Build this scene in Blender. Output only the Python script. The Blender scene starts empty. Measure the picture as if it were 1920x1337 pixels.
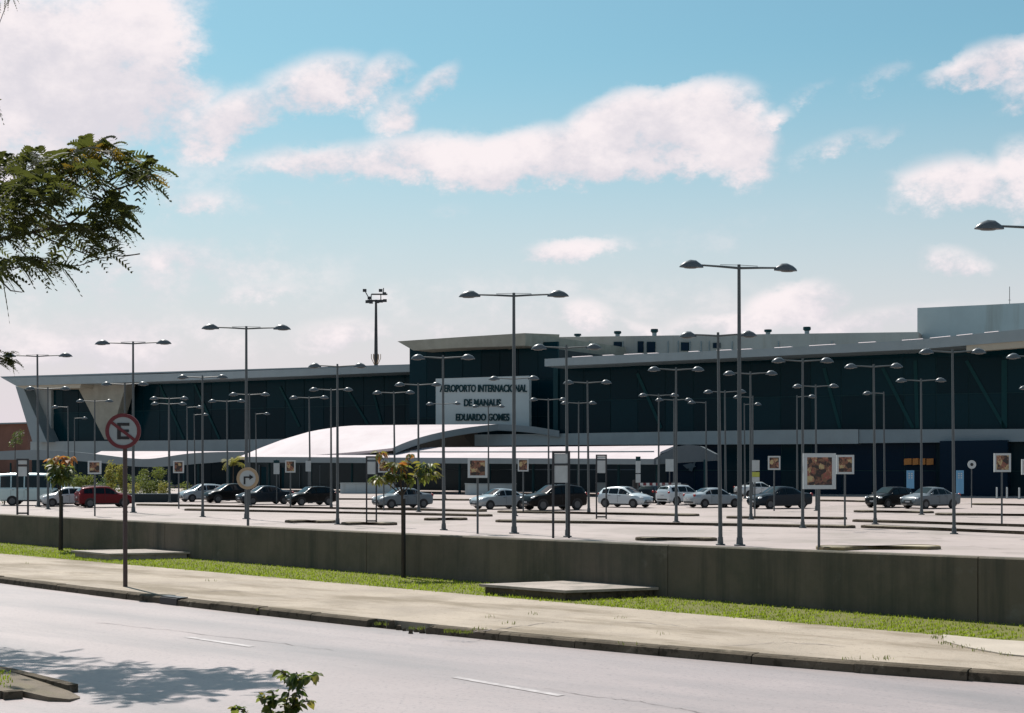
import bpy, math, random
import numpy as np
from mathutils import Vector, Matrix
R = math.radians
rnd = random.Random(7)
SC = bpy.context.scene
COL = SC.collection
# ------------------------------------------------------------------ camera
F = 2880.0            # focal length in pixels of the 1920-wide photograph
HZ = 864.0            # horizon row of the photograph
ZC = 1.8              # eye height above the pavement (z = 0)
LOT = -1.5            # car park level
ROAD = -0.085          # carriageway level
cam_d = bpy.data.cameras.new('camera')
cam = bpy.data.objects.new('camera', cam_d); COL.objects.link(cam)
cam.location = (0, 0, ZC); cam.rotation_euler = (R(90), 0, 0)
cam_d.sensor_width = 36; cam_d.lens = 36 * F / 1920
cam_d.shift_y = (HZ - 668.5) / 1920
cam_d.clip_start = 0.1; cam_d.clip_end = 20000
SC.camera = cam
# ------------------------------------------------------------------ sun, exposure
SUN_AZ, SUN_EL = -30.5, 55.0      # degrees right of +Y, degrees up
sd = Vector((math.sin(R(SUN_AZ)) * math.cos(R(SUN_EL)), math.cos(R(SUN_AZ)) * math.cos(R(SUN_EL)), math.sin(R(SUN_EL))))
sun_d = bpy.data.lights.new('sun', 'SUN'); sun_d.energy = 4.6; sun_d.angle = R(0.5); sun_d.color = (1.0, 0.94, 0.885)
sun = bpy.data.objects.new('sun', sun_d); COL.objects.link(sun)
sun.rotation_euler = sd.to_track_quat('Z', 'Y').to_euler()
SC.view_settings.view_transform = 'Standard'; SC.view_settings.look = 'None'
SC.view_settings.exposure = 0.50; SC.view_settings.gamma = 1.0
try: SC.view_settings.use_curve_mapping = False
except Exception: pass
# ------------------------------------------------------------------ world: Nishita sky with clouds
W = bpy.data.worlds.new('World'); SC.world = W; W.use_nodes = True
wt = W.node_tree; wt.nodes.clear()
def wn(t, **k):
    n = wt.nodes.new(t)
    for a, b in k.items(): setattr(n, a, b)
    return n
def wl(a, b): wt.links.new(a, b)
def wmath(op, a, b=None, c=None, clamp=False):
    n = wn('ShaderNodeMath', operation=op); n.use_clamp = clamp
    for i, v in enumerate((a, b, c)):
        if v is None: continue
        if isinstance(v, (int, float)): n.inputs[i].default_value = v
        else: wl(v, n.inputs[i])
    return n.outputs[0]
def wmix(f, a, b):
    n = wn('ShaderNodeMix', data_type='RGBA')
    if isinstance(f, (int, float)): n.inputs[0].default_value = f
    else: wl(f, n.inputs[0])
    for i, v in ((6, a), (7, b)):
        if isinstance(v, tuple): n.inputs[i].default_value = v + (1,)
        else: wl(v, n.inputs[i])
    return n.outputs[2]
def wrange(v, a, b, c=0.0, d=1.0, smooth=True):
    n = wn('ShaderNodeMapRange'); n.interpolation_type = 'SMOOTHSTEP' if smooth else 'LINEAR'
    wl(v, n.inputs[0])
    for i, q in enumerate((a, b, c, d)): n.inputs[i + 1].default_value = q
    return n.outputs[0]
sky = wn('ShaderNodeTexSky', sky_type='NISHITA')
sky.sun_disc = False; sky.sun_elevation = R(SUN_EL); sky.sun_rotation = R(SUN_AZ)
sky.air_density = 1.0; sky.dust_density = 1.2; sky.ozone_density = 1.0
tint = wn('ShaderNodeMix', data_type='RGBA', blend_type='MULTIPLY'); tint.inputs[0].default_value = 1
wl(sky.outputs[0], tint.inputs[6]); tint.inputs[7].default_value = (0.62, 0.92, 0.85, 1)
tc = wn('ShaderNodeTexCoord')
nrm = wn('ShaderNodeVectorMath', operation='NORMALIZE'); wl(tc.outputs['Generated'], nrm.inputs[0])
sep = wn('ShaderNodeSeparateXYZ'); wl(nrm.outputs[0], sep.inputs[0])
az = wmath('ARCTAN2', sep.outputs[0], sep.outputs[1])
el = wmath('ARCSINE', sep.outputs[2])
# fluff
def noise(vec_scale, scale, detail, rough, dist=0.0, off=(0, 0, 0)):
    mp = wn('ShaderNodeMapping'); wl(nrm.outputs[0], mp.inputs[0])
    mp.inputs['Scale'].default_value = vec_scale; mp.inputs['Location'].default_value = off
    n = wn('ShaderNodeTexNoise'); wl(mp.outputs[0], n.inputs['Vector'])
    n.inputs['Scale'].default_value = scale; n.inputs['Detail'].default_value = detail
    n.inputs['Roughness'].default_value = rough; n.inputs['Distortion'].default_value = dist
    return n.outputs[0]
n_big = noise((1, 1, 1.7), 9, 2, 0.55)
n_fine = noise((1, 1, 1.5), 24, 5.5, 0.66, 0, (3, 1, 2))
# warp the cloud outlines a little
wx = wmath('MULTIPLY', wmath('SUBTRACT', n_big, 0.5), 0.05)
wy = wmath('MULTIPLY', wmath('SUBTRACT', n_fine, 0.5), 0.035)
def azel(px, py):
    a = math.atan((px - 960) / F)
    return a, math.atan((HZ - py) / F * math.cos(a))
# (centre, half sizes in px of the photograph, rotation, strength): cloud banks as directions in the sky
CL = [(60, 130, 330, 150, 0, 1.5), (255, 70, 165, 115, 12, 1.4), (-200, 200, 300, 240, 0, 1.2), (250, 225, 230, 75, 0, .75), (430, 225, 130, 62, 20, 1.0),
      (575, 165, 140, 60, 22, .95), (700, 150, 85, 45, 30, .8), (800, 160, 75, 34, 38, .7), (735, 215, 60, 55, 50, .7), (600, 300, 190, 40, 4, .75),
      (800, 295, 200, 55, 3, 1.0), (1000, 295, 210, 62, 8, 1.25), (1150, 250, 150, 80, 22, 1.35), (1290, 240, 170, 90, 14, 1.45),
      (1385, 270, 90, 95, 60, 1.0), (1450, 225, 62, 24, 18, .7), (1520, 172, 55, 20, 20, .38), (1640, 140, 75, 26, 24, .38),
      (1840, 120, 140, 45, 16, .85), (1930, 150, 90, 60, 10, .7), (1555, 275, 85, 28, 24, .5), (1640, 250, 50, 14, 20, .3),
      (1810, 345, 150, 62, -8, .85), (1930, 330, 90, 80, 0, .9), (1720, 375, 80, 28, 10, .5), (1085, 470, 125, 33, 5, .95), (1145, 462, 50, 26, 0, .7),
      (1795, 487, 75, 32, -8, .7), (1490, 570, 100, 52, 8, .95), (1400, 605, 170, 36, 4, .75), (1130, 592, 80, 42, -10, .85), (1200, 615, 90, 26, -10, .6),
      (1640, 605, 240, 32, 6, .7), (365, 380, 105, 32, 12, .6), (300, 478, 85, 40, 5, .55), (500, 545, 120, 30, 5, .5), (840, 395, 55, 20, 10, .3), (742, 548, 34, 18, 0, .45),
      (660, 625, 130, 42, 4, .65), (180, 640, 380, 75, 0, .55), (60, 560, 200, 50, 0, .35), (800, 620, 160, 30, 0, .5), (350, 620, 160, 50, 0, .5), (330, 350, 420, 95, 4, .34), (250, 500, 520, 110, 2, .42), (950, 560, 420, 80, 2, .34), (1350, 430, 360, 50, 6, .22), (1250, 560, 300, 60, 3, .3)]
acc = None; num = 0.0; den = 0.02
one = wn('ShaderNodeCombineXYZ'); wl(wmath('ADD', az, wx), one.inputs[0]); wl(wmath('ADD', el, wy), one.inputs[1]); one.inputs[2].default_value = 1
def wdot(v):
    n = wn('ShaderNodeVectorMath', operation='DOT_PRODUCT'); wl(one.outputs[0], n.inputs[0]); n.inputs[1].default_value = v; return n.outputs['Value']
for (px, py, rx, ry, rot, st) in CL:
    a, e = azel(px, py); c, s = math.cos(R(rot)), math.sin(R(rot)); q = math.sqrt(st)
    kx, ky = q * F / (rx * 1.12), q * F / (ry * 1.12)
    A = wdot((c * kx, s * kx, -(a * c + e * s) * kx)); B = wdot((-s * ky, c * ky, -(e * c - a * s) * ky))
    d = wmath('SUBTRACT', st, wmath('MULTIPLY_ADD', B, B, wmath('MULTIPLY', A, A)))
    acc = d if acc is None else wmath('SMOOTH_MAX', acc, d, 0.2)
    if st > .45 or ry > 60:                      # height within the bank: grey bases, bright tops
        rl = wmath('MAXIMUM', d, 0.0); num = wmath('MULTIPLY_ADD', rl, B, num); den = wmath('ADD', den, rl)
acc = wmath('MAXIMUM', acc, 0.0)
# the rest of the dome: broken cumulus from noise, faded out where the banks above are described
dome = wrange(noise((1, 1, 2.2), 3.2, 3, 0.58, 0, (1, 5, 3)), 0.50, 0.72, 0, 1.0)
aside = wrange(wmath('ABSOLUTE', az), 0.36, 0.50)
above = wrange(el, 0.33, 0.45)
dome = wmath('MULTIPLY', dome, wmath('MAXIMUM', aside, above))
dome = wmath('MULTIPLY', dome, wrange(el, 0.0, 0.08))
acc = wmath('MAXIMUM', acc, dome)
edge = wmath('MULTIPLY', wmath('SUBTRACT', n_fine, 0.5), 2.7)
gate = wrange(acc, 0.0, 0.25)
dens = wmath('ADD', acc, wmath('MULTIPLY', edge, gate))
alpha = wmath('MULTIPLY', wrange(dens, 0.0, 1.0), wrange(acc, 0.0, 0.62, 0.0, 1.0))
# veil of thin haze towards the horizon
veil = wrange(el, 0.0, 0.27, 1.0, 0.0)
skyc = wmix(veil, tint.outputs[2], (6.5, 5.85, 6.2))
hgt = wmath('DIVIDE', num, den)
cshade = wrange(wmath('ADD', wmath('MULTIPLY', wmath('ADD', n_fine, n_big), 0.5), wmath('MULTIPLY', hgt, 0.16)), 0.36, 0.64)
cloudc = wmix(cshade, (6.2, 5.9, 6.35), (8.1, 7.4, 7.5))
final = wmix(wmath('MULTIPLY', alpha, 0.97), skyc, cloudc)
bg = wn('ShaderNodeBackground'); wl(final, bg.inputs[0]); bg.inputs[1].default_value = 0.085
W.cycles.sampling_method = 'NONE'
SC.cycles.max_bounces = 5; SC.cycles.diffuse_bounces = 2; SC.cycles.glossy_bounces = 2; SC.cycles.transmission_bounces = 2
wo = wn('ShaderNodeOutputWorld'); wl(bg.outputs[0], wo.inputs[0])
# ------------------------------------------------------------------ coordinates
def P(px, py, Y):                       # the point at depth Y seen at a pixel of the photograph
    return Vector(((px - 960) / F * Y, Y, ZC + (HZ - py) / F * Y))
def G(px, py, z=0.0):                   # the point of level ground z seen at a pixel
    return P(px, py, (ZC - z) * F / (py - HZ))
class Plane:                            # a vertical facade plane
    def __init__(s, a, b):
        s.a = Vector(a); d = Vector(b) - s.a; s.u = d.normalized(); s.n = Vector((s.u.y, -s.u.x))
        if s.n.y > 0: s.n = -s.n
    def hit(s, px, py, off=0.0):
        a = s.a + s.n * off; k = (px - 960) / F
        q = (k * a.y - a.x) / (s.u.x - k * s.u.y); Y = a.y + q * s.u.y
        return P(px, py, Y)
    def n3(s): return Vector((s.n.x, s.n.y, 0))
# ------------------------------------------------------------------ materials
MATS = {}
def mat(name, col, rough=0.7, var=0.0, scale=4.0, metal=0.0, spec=0.5, bump=0.0, bscale=None, col2=None, streak=None, coat=0.0, emit=0.0, island=0.0, transl=None, wear=None, speck=None, coords='Object'):
    if name in MATS: return MATS[name]
    m = bpy.data.materials.new(name); m.use_nodes = True; MATS[name] = m
    t = m.node_tree; b = t.nodes['Principled BSDF']; L = t.links.new
    b.inputs['Base Color'].default_value = (*col, 1); b.inputs['Roughness'].default_value = rough
    b.inputs['Metallic'].default_value = metal; b.inputs['Specular IOR Level'].default_value = spec
    b.inputs['Coat Weight'].default_value = coat; b.inputs['Coat Roughness'].default_value = 0.06
    if emit: b.inputs['Emission Color'].default_value = (*col, 1); b.inputs['Emission Strength'].default_value = emit
    cur = None; x = t.nodes.new('ShaderNodeTexCoord')
    def N(sc, det=6, ro=0.6, vs=None, rot=None):
        n = t.nodes.new('ShaderNodeTexNoise'); n.inputs['Scale'].default_value = sc; n.inputs['Detail'].default_value = det; n.inputs['Roughness'].default_value = ro
        if vs:
            mp = t.nodes.new('ShaderNodeMapping')
            if rot is not None: mp.vector_type = 'TEXTURE'; mp.inputs['Rotation'].default_value = (0, 0, R(rot))
            mp.inputs['Scale'].default_value = vs; L(x.outputs[coords], mp.inputs[0]); L(mp.outputs[0], n.inputs['Vector'])
        else: L(x.outputs[coords], n.inputs['Vector'])
        return n.outputs[0]
    def MR(s, a, b_, c, d):
        n = t.nodes.new('ShaderNodeMapRange'); L(s, n.inputs[0])
        for i, q in enumerate((a, b_, c, d)): n.inputs[i + 1].default_value = q
        return n.outputs[0]
    def MX(f, a, b_):
        n = t.nodes.new('ShaderNodeMix'); n.data_type = 'RGBA'
        L(f, n.inputs[0])
        for i, q in ((6, a), (7, b_)):
            if isinstance(q, tuple): n.inputs[i].default_value = (*q, 1)
            else: L(q, n.inputs[i])
        return n.outputs[2]
    c2 = col2 or tuple(max(0, c * (1 - var)) for c in col)
    if var or col2: cur = MX(MR(N(scale), 0.35, 0.68, 0, 1), col, c2)
    if wear: # (colour, scale, low, high, vector scale)
        cur = MX(MR(N(wear[1], 7, 0.65, wear[4] if len(wear) > 4 else None, wear[5] if len(wear) > 5 else None), wear[2], wear[3], 0, 1), cur if cur else col, wear[0])
    if speck: cur = MX(MR(N(speck[1], 4, .6), speck[2], speck[3], 0, .8), cur if cur else col, speck[0])
    if streak: # (colour, horizontal scale, amount): vertical run-off stains
        cur = MX(MR(N(1.0, 5, 0.7, (streak[1], streak[1], streak[1] * 0.06)), 0.5, 0.75, 0, streak[2]), cur if cur else col, streak[0])
    if island:
        g = t.nodes.new('ShaderNodeNewGeometry')
        cur = MX(MR(g.outputs['Random Per Island'], 0, 1, 0, 1), cur if cur else col, tuple(min(1, c * (1 + island)) for c in col2 or col))
    if cur: L(cur, b.inputs['Base Color'])
    if bump:
        bn = t.nodes.new('ShaderNodeBump'); bn.inputs['Strength'].default_value = bump; bn.inputs['Distance'].default_value = 0.02
        L(N(bscale or scale * 6, 8, 0.7), bn.inputs['Height']); L(bn.outputs[0], b.inputs['Normal'])
    if transl:
        tr = t.nodes.new('ShaderNodeBsdfTranslucent'); tr.inputs[0].default_value = (*transl, 1)
        ms = t.nodes.new('ShaderNodeMixShader'); ms.inputs[0].default_value = 0.35
        L(b.outputs[0], ms.inputs[1]); L(tr.outputs[0], ms.inputs[2]); L(ms.outputs[0], t.nodes['Material Output'].inputs[0])
    return m
mat('asphalt', (.308, .258, .250), .52, .12, .5, bump=.22, bscale=45, wear=((.20, .18, .178), .8, .44, .66, (6, 1, 1), -41), speck=((.16, .145, .143), 26, .55, .70))
mat('lot_asphalt', (.345, .287, .265), .75, .15, .25, bump=.15, bscale=20, wear=((.235, .20, .175), .16, .46, .64), speck=((.20, .17, .15), .7, .58, .70))
mat('earth', (.20, .19, .12), .95, .4, .05)
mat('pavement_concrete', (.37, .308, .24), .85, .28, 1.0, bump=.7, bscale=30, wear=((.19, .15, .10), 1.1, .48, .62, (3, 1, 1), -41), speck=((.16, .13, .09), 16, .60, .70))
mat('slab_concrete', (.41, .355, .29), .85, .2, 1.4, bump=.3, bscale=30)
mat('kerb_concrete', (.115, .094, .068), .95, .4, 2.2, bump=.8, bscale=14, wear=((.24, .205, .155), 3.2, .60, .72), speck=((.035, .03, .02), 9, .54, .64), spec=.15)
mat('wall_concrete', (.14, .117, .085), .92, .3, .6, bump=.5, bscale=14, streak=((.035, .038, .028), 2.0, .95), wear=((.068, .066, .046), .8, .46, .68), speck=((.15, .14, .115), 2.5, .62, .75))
mat('lid_concrete', (.36, .31, .27), .88, .3, 2, bump=.4, bscale=20, wear=((.12, .12, .10), 3, .52, .75))
mat('soil', (.125, .125, .024), .95, .35, 3)
mat('bare_soil', (.17, .138, .10), .95, .3, 4, bump=.6, wear=((.14, .12, .07), 3, .5, .7))
mat('grass_blade', (.33, .35, .03), .7, island=-.45, transl=(.42, .55, .05), wear=((.30, .30, .05), .9, .5, .75), spec=.2)
mat('weed', (.12, .14, .03), .8, island=-.4, transl=(.2, .25, .04), spec=.2)
mat('white_marking', (.41, .378, .37), .6, .0, 3, wear=((.30, .27, .265), 7, .40, .58))
mat('galvanised', (.075, .09, .095), .5, .15, 3, spec=.35)
mat('lamp_shell', (.085, .10, .108), .35, .1, 5, spec=.5)
mat('lamp_glass', (.05, .06, .065), .3, spec=.5)
mat('dark_metal', (.018, .022, .026), .5)
mat('rust_pole', (.07, .045, .042), .6, .3, 6)
mat('sign_white', (.27, .31, .32), .5)
mat('sign_red', (.11, .007, .014), .5)
mat('sign_black', (.006, .006, .008), .5)
mat('sign_tan', (.34, .25, .15), .6)
mat('frame_white', (.42, .46, .46), .45)
mat('panel_grey', (.40, .44, .44), .5, .12, 3)
mat('sign_blue', (.10, .28, .45), .5)
mat('sign_yellow', (.35, .38, .06), .5)
mat('sign_orange', (.45, .16, .02), .5)
mat('glass_dark', (.003, .026, .036), .15, spec=.06)
mat('glass_deep', (.002, .019, .027), .12, spec=.06)
mat('glass_blue', (.001, .014, .030), .15, spec=.06)
mat('mullion', (.011, .040, .048), .6, spec=.1)
mat('brace', (.010, .048, .054), .7, spec=.1)
mat('cladding', (.25, .305, .32), .5, .10, .6, streak=((.21, .25, .25), .5, .5))
mat('board_face', (.36, .43, .44), .5, .06, .5)
mat('cladding_dim', (.19, .25, .275), .5, .12, .4)
mat('soffit', (.40, .37, .29), .8, .1, 1)
mat('stone', (.29, .29, .24), .85, .22, .7, streak=((.22, .21, .16), .8, .5))
mat('rear_concrete', (.33, .33, .31), .85, .15, .25, streak=((.22, .21, .18), .6, .6))
mat('plant_box', (.36, .42, .43), .7, .12, .3, streak=((.20, .20, .17), .5, .7))
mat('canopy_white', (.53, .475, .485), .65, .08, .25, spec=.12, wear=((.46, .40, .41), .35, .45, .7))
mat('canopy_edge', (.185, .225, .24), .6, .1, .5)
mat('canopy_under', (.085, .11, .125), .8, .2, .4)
mat('inner_brown', (.10, .085, .07), .85, .2, .3)
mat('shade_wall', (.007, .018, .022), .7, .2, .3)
mat('terracotta', (.19, .095, .068), .85, .25, .4)
mat('kerb_yellow', (.24, .19, .085), .85, .5, 1.2, wear=((.10, .085, .06), .8, .45, .6))
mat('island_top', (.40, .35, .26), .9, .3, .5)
mat('bark', (.055, .042, .032), .9, .3, 8, bump=.6)
mat('stake', (.02, .02, .018), .8, .3, 8)
mat('leaf_tree', (.034, .046, .017), .6, island=-.5, transl=(.11, .125, .025), wear=((.06, .05, .010), .9, .56, .68), spec=.1)
mat('leaf_tree_gold', (.10, .078, .014), .6, island=-.4, transl=(.28, .19, .025), spec=.25)
mat('leaf_green', (.085, .115, .025), .5, island=-.5, transl=(.26, .30, .05), spec=.5)
mat('leaf_olive', (.17, .16, .04), .45, island=-.4, transl=(.34, .30, .05))
mat('leaf_rust', (.24, .12, .04), .5, island=-.4, transl=(.55, .22, .05))
mat('leaf_dark', (.030, .060, .016), .5, island=-.5, transl=(.12, .18, .03))
mat('shrub_leaf', (.085, .115, .03), .6, island=-.6, transl=(.22, .26, .05), spec=.3)
mat('shrub_yellow', (.17, .17, .04), .6, island=-.5, transl=(.36, .34, .06), spec=.3)
mat('tyre', (.010, .010, .011), .8)
mat('rim', (.07, .075, .08), .4, metal=.3)
mat('car_glass', (.003, .006, .008), .05, spec=.3)
mat('trim_black', (.008, .008, .009), .6)
mat('headlight', (.55, .58, .6), .15, spec=.8)
mat('taillight', (.28, .012, .012), .25)
mat('plate', (.4, .41, .42), .5)
def paint(name, c): return mat(name, c, .28, metal=.1, coat=.6 if max(c) > .2 else .04, spec=.5 if max(c) > .2 else .13)
paint('paint_silver', (.27, .31, .33)); paint('paint_grey', (.13, .155, .17)); paint('paint_black', (.003, .004, .005)); paint('paint_white', (.45, .50, .52))
paint('paint_red', (.10, .006, .010)); paint('paint_charcoal', (.014, .022, .03)); paint('paint_lightgrey', (.42, .45, .46)); paint('paint_teal', (.38, .50, .50))
# the picture panels: mottled brown red prints
def poster(name, seed):
    m = bpy.data.materials.new(name); m.use_nodes = True; MATS[name] = m
    t = m.node_tree; b = t.nodes['Principled BSDF']; x = t.nodes.new('ShaderNodeTexCoord')
    mp = t.nodes.new('ShaderNodeMapping'); mp.inputs['Location'].default_value = (seed, seed * 2.3, seed * .7); t.links.new(x.outputs['Object'], mp.inputs[0])
    v = t.nodes.new('ShaderNodeTexVoronoi'); v.inputs['Scale'].default_value = 4.5; v.inputs['Randomness'].default_value = 1; t.links.new(mp.outputs[0], v.inputs['Vector'])
    q = t.nodes.new('ShaderNodeSeparateColor'); t.links.new(v.outputs['Color'], q.inputs[0])
    nz = t.nodes.new('ShaderNodeTexNoise'); nz.inputs['Scale'].default_value = 9; nz.inputs['Detail'].default_value = 5; t.links.new(mp.outputs[0], nz.inputs['Vector'])
    n = t.nodes.new('ShaderNodeMath'); n.operation = 'MULTIPLY_ADD'; t.links.new(q.outputs[0], n.inputs[0]); n.inputs[1].default_value = .45
    n2 = t.nodes.new('ShaderNodeMath'); n2.operation = 'MULTIPLY'; t.links.new(nz.outputs[0], n2.inputs[0]); n2.inputs[1].default_value = .62; t.links.new(n2.outputs[0], n.inputs[2])
    r = t.nodes.new('ShaderNodeValToRGB'); cr = r.color_ramp
    cr.elements[0].position = .40; cr.elements[0].color = (.02, .015, .012, 1); cr.elements[1].position = .74; cr.elements[1].color = (.40, .33, .16, 1)
    for p, c in ((.45, (.10, .035, .025, 1)), (.52, (.17, .10, .05, 1)), (.60, (.21, .045, .04, 1))):
        e = cr.elements.new(p); e.color = c
    t.links.new(n.outputs[0], r.inputs[0]); t.links.new(r.outputs[0], b.inputs['Base Color']); b.inputs['Roughness'].default_value = .5
for i in range(4): poster('poster_%d' % i, 3.1 * i + 1)
# ------------------------------------------------------------------ mesh helpers
ORG = {}
class MB:
    def __init__(s): s.v = []; s.f = []
    def add(s, vs, fs):
        o = len(s.v); s.v += [tuple(q) for q in vs]; s.f += [tuple(i + o for i in f) for f in fs]; return s
    def box(s, c, size, rz=0.0):
        x, y, z = (q / 2 for q in size); ca, sa = math.cos(rz), math.sin(rz); vs = []
        for dx, dy, dz in ((-x, -y, -z), (x, -y, -z), (x, y, -z), (-x, y, -z), (-x, -y, z), (x, -y, z), (x, y, z), (-x, y, z)):
            vs.append((c[0] + dx * ca - dy * sa, c[1] + dx * sa + dy * ca, c[2] + dz))
        return s.add(vs, [(0, 3, 2, 1), (4, 5, 6, 7), (0, 1, 5, 4), (1, 2, 6, 5), (2, 3, 7, 6), (3, 0, 4, 7)])
    def prism(s, pts, vec):
        n = len(pts); vec = Vector(vec); pts = [Vector(p) for p in pts]
        return s.add(pts + [p + vec for p in pts], [tuple(range(n)), tuple(range(2 * n - 1, n - 1, -1))] + [(i, i + n, (i + 1) % n + n, (i + 1) % n) for i in range(n)])
    def tube(s, pts, rad, n=8, cap=True):
        pts = [Vector(p) for p in pts]; rings = []
        if not isinstance(rad, (list, tuple)): rad = [rad] * len(pts)
        prev = None
        for i, p in enumerate(pts):
            d = (pts[min(i + 1, len(pts) - 1)] - pts[max(i - 1, 0)]).normalized()
            a = prev if prev is not None else (Vector((1, 0, 0)) if abs(d.x) < .8 else Vector((0, 1, 0)))
            e1 = (a - d * a.dot(d)).normalized(); e2 = d.cross(e1); prev = e1
            rings.append([p + (e1 * math.cos(2 * math.pi * k / n) + e2 * math.sin(2 * math.pi * k / n)) * rad[i] for k in range(n)])
        o = len(s.v)
        for r_ in rings: s.v += [tuple(q) for q in r_]
        for i in range(len(rings) - 1):
            for k in range(n):
                s.f.append((o + i * n + k, o + i * n + (k + 1) % n, o + (i + 1) * n + (k + 1) % n, o + (i + 1) * n + k))
        if cap: s.f.append(tuple(o + k for k in range(n - 1, -1, -1))); s.f.append(tuple(o + (len(rings) - 1) * n + k for k in range(n)))
        return s
    def grid(s, rows, closed=False):
        o = len(s.v); n = len(rows[0])
        for r_ in rows: s.v += [tuple(q) for q in r_]
        for i in range(len(rows) - 1):
            for k in range(n if closed else n - 1):
                s.f.append((o + i * n + k, o + i * n + (k + 1) % n, o + (i + 1) * n + (k + 1) % n, o + (i + 1) * n + k))
        return s
    def slab(s, rows, off):                # a thick sheet: grid rows and the same grid shifted by off
        off = Vector(off); n = len(rows[0]); m = len(rows)
        s.grid(rows); o = len(s.v); s.grid([[Vector(p) + off for p in r_] for r_ in rows])
        rim = [(0, k) for k in range(n)] + [(i, n - 1) for i in range(1, m)] + [(m - 1, k) for k in range(n - 2, -1, -1)] + [(i, 0) for i in range(m - 2, 0, -1)]
        b = o - n * m
        for a, c in zip(rim, rim[1:] + rim[:1]):
            p, q = a[0] * n + a[1], c[0] * n + c[1]; s.f.append((b + p, b + q, o + q, o + p))
        return s
    def ell(s, c, r, n=10, m=6, zmin=-1.0):
        rows = []
        for i in range(m + 1):
            t = -math.pi / 2 + math.pi * i / m; z = max(math.sin(t), zmin)
            rows.append([(c[0] + r[0] * math.cos(t) * math.cos(2 * math.pi * k / n), c[1] + r[1] * math.cos(t) * math.sin(2 * math.pi * k / n), c[2] + r[2] * z) for k in range(n)])
        return s.grid(rows, True)
    def mesh(s, name, smooth=None, org=(0, 0, 0)):
        me = bpy.data.meshes.new(name); o = Vector(org)
        me.from_pydata([tuple(Vector(p) - o) for p in s.v], [], s.f); me.validate(); me.update()
        if smooth is not None:
            me.polygons.foreach_set('use_smooth', [True] * len(me.polygons))
            me.set_sharp_from_angle(angle=R(smooth))
        return me
    def build(s, name, m, parent=None, smooth=None):
        org = ORG.get(parent.name, Vector()) if parent else Vector()
        me = s.mesh(name, smooth, org)
        return link(name, me, m, parent)
def link(name, me, m, parent=None, loc=None):
    if m and not me.materials: me.materials.append(MATS[m])
    o = bpy.data.objects.new(name, me); COL.objects.link(o)
    if parent:
        o.parent = parent; ORG[o.name] = ORG.get(parent.name, Vector())
    if loc is not None: o.location = Vector(loc)
    return o
def tag(o, label=None, cat=None, group=None, kind=None):
    if label: o['label'] = label
    if cat: o['category'] = cat
    if group: o['group'] = group
    if kind: o['kind'] = kind
    return o
def thing(name, loc, label, cat, group=None, rz=0.0, world=False):
    o = bpy.data.objects.new(name, None); COL.objects.link(o); o.location = loc; o.rotation_euler.z = rz; o.empty_display_size = .3
    ORG[o.name] = Vector(loc) if world else Vector()
    return tag(o, label, cat, group)
def copy_tree(o, parent=None):
    c = o.copy(); COL.objects.link(c); c.parent = parent
    for ch in list(o.children): copy_tree(ch, c)
    return c
def struct(name, mb, m, smooth=None): return tag(mb.build(name, m, None, smooth), kind='structure')
# ------------------------------------------------------------------ terrain, road, pavement, wall
def line(px_pts, z=0.0, ext=45.0, n=44):        # ground polyline through pixels, carried on straight at both ends
    xs, ys = zip(*px_pts); c = np.polyfit(xs, ys, 2)
    pts = [G(x, float(np.polyval(c, x)), z) for x in np.linspace(-60, 1980, n)]
    a = (pts[0] - pts[2]).normalized(); b = (pts[-1] - pts[-3]).normalized()
    return [pts[0] + a * ext] + [pts[0] + a * ext * .5] + pts + [pts[-1] + b * ext * .35]
KERB = line([(0, 1083), (640, 1157), (1280, 1217), (1920, 1265)])
GRASS = line([(0, 1038), (640, 1093), (1280, 1150), (1920, 1204)])
WALL = line([(0, 1018), (640, 1069), (1280, 1124), (1920, 1172)])
def nrm2(pts, i):
    d = pts[min(i + 1, len(pts) - 1)] - pts[max(i - 1, 0)]
    n = Vector((d.y, -d.x, 0)).normalized()
    return -n if n.y > 0 else n                 # towards the camera
def shift(pts, d, z=None):
    return [Vector((p.x + nrm2(pts, i).x * d, p.y + nrm2(pts, i).y * d, p.z if z is None else z)) for i, p in enumerate(pts)]
def resample(pts, step):
    out = [pts[0]]; acc_ = 0
    for a, b in zip(pts, pts[1:]):
        L = (b - a).length; t = step - acc_
        while t < L: out.append(a + (b - a) * (t / L)); t += step
        acc_ = (acc_ + L) % step
    return out
struct('ground', MB().add([(-4000, -800, -1.62), (4000, -800, -1.62), (4000, 7000, -1.62), (-4000, 7000, -1.62)], [(0, 1, 2, 3)]), 'earth')
struct('car_park', MB().grid([[(-260, y, LOT) for y in (10, 420)], [(260, y, LOT) for y in (10, 420)]]), 'lot_asphalt')
# bank that carries the road and the pavement, a solid block higher than the car park
struct('road_bank', MB().slab([shift(WALL, -.12, -.16), shift(KERB, 24, -.16)], (0, 0, -1.44)), 'earth')
struct('road', MB().grid([shift(KERB, -.02, ROAD), shift(KERB, 22, ROAD)]), 'asphalt')
pv = struct('pavement', MB().slab([GRASS, shift(KERB, -.16, 0)], (0, 0, -.14)), 'pavement_concrete')
struct('verge_soil', MB().slab([WALL, shift(GRASS, -.02, -.015)], (0, 0, -.12)), 'soil')
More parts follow.
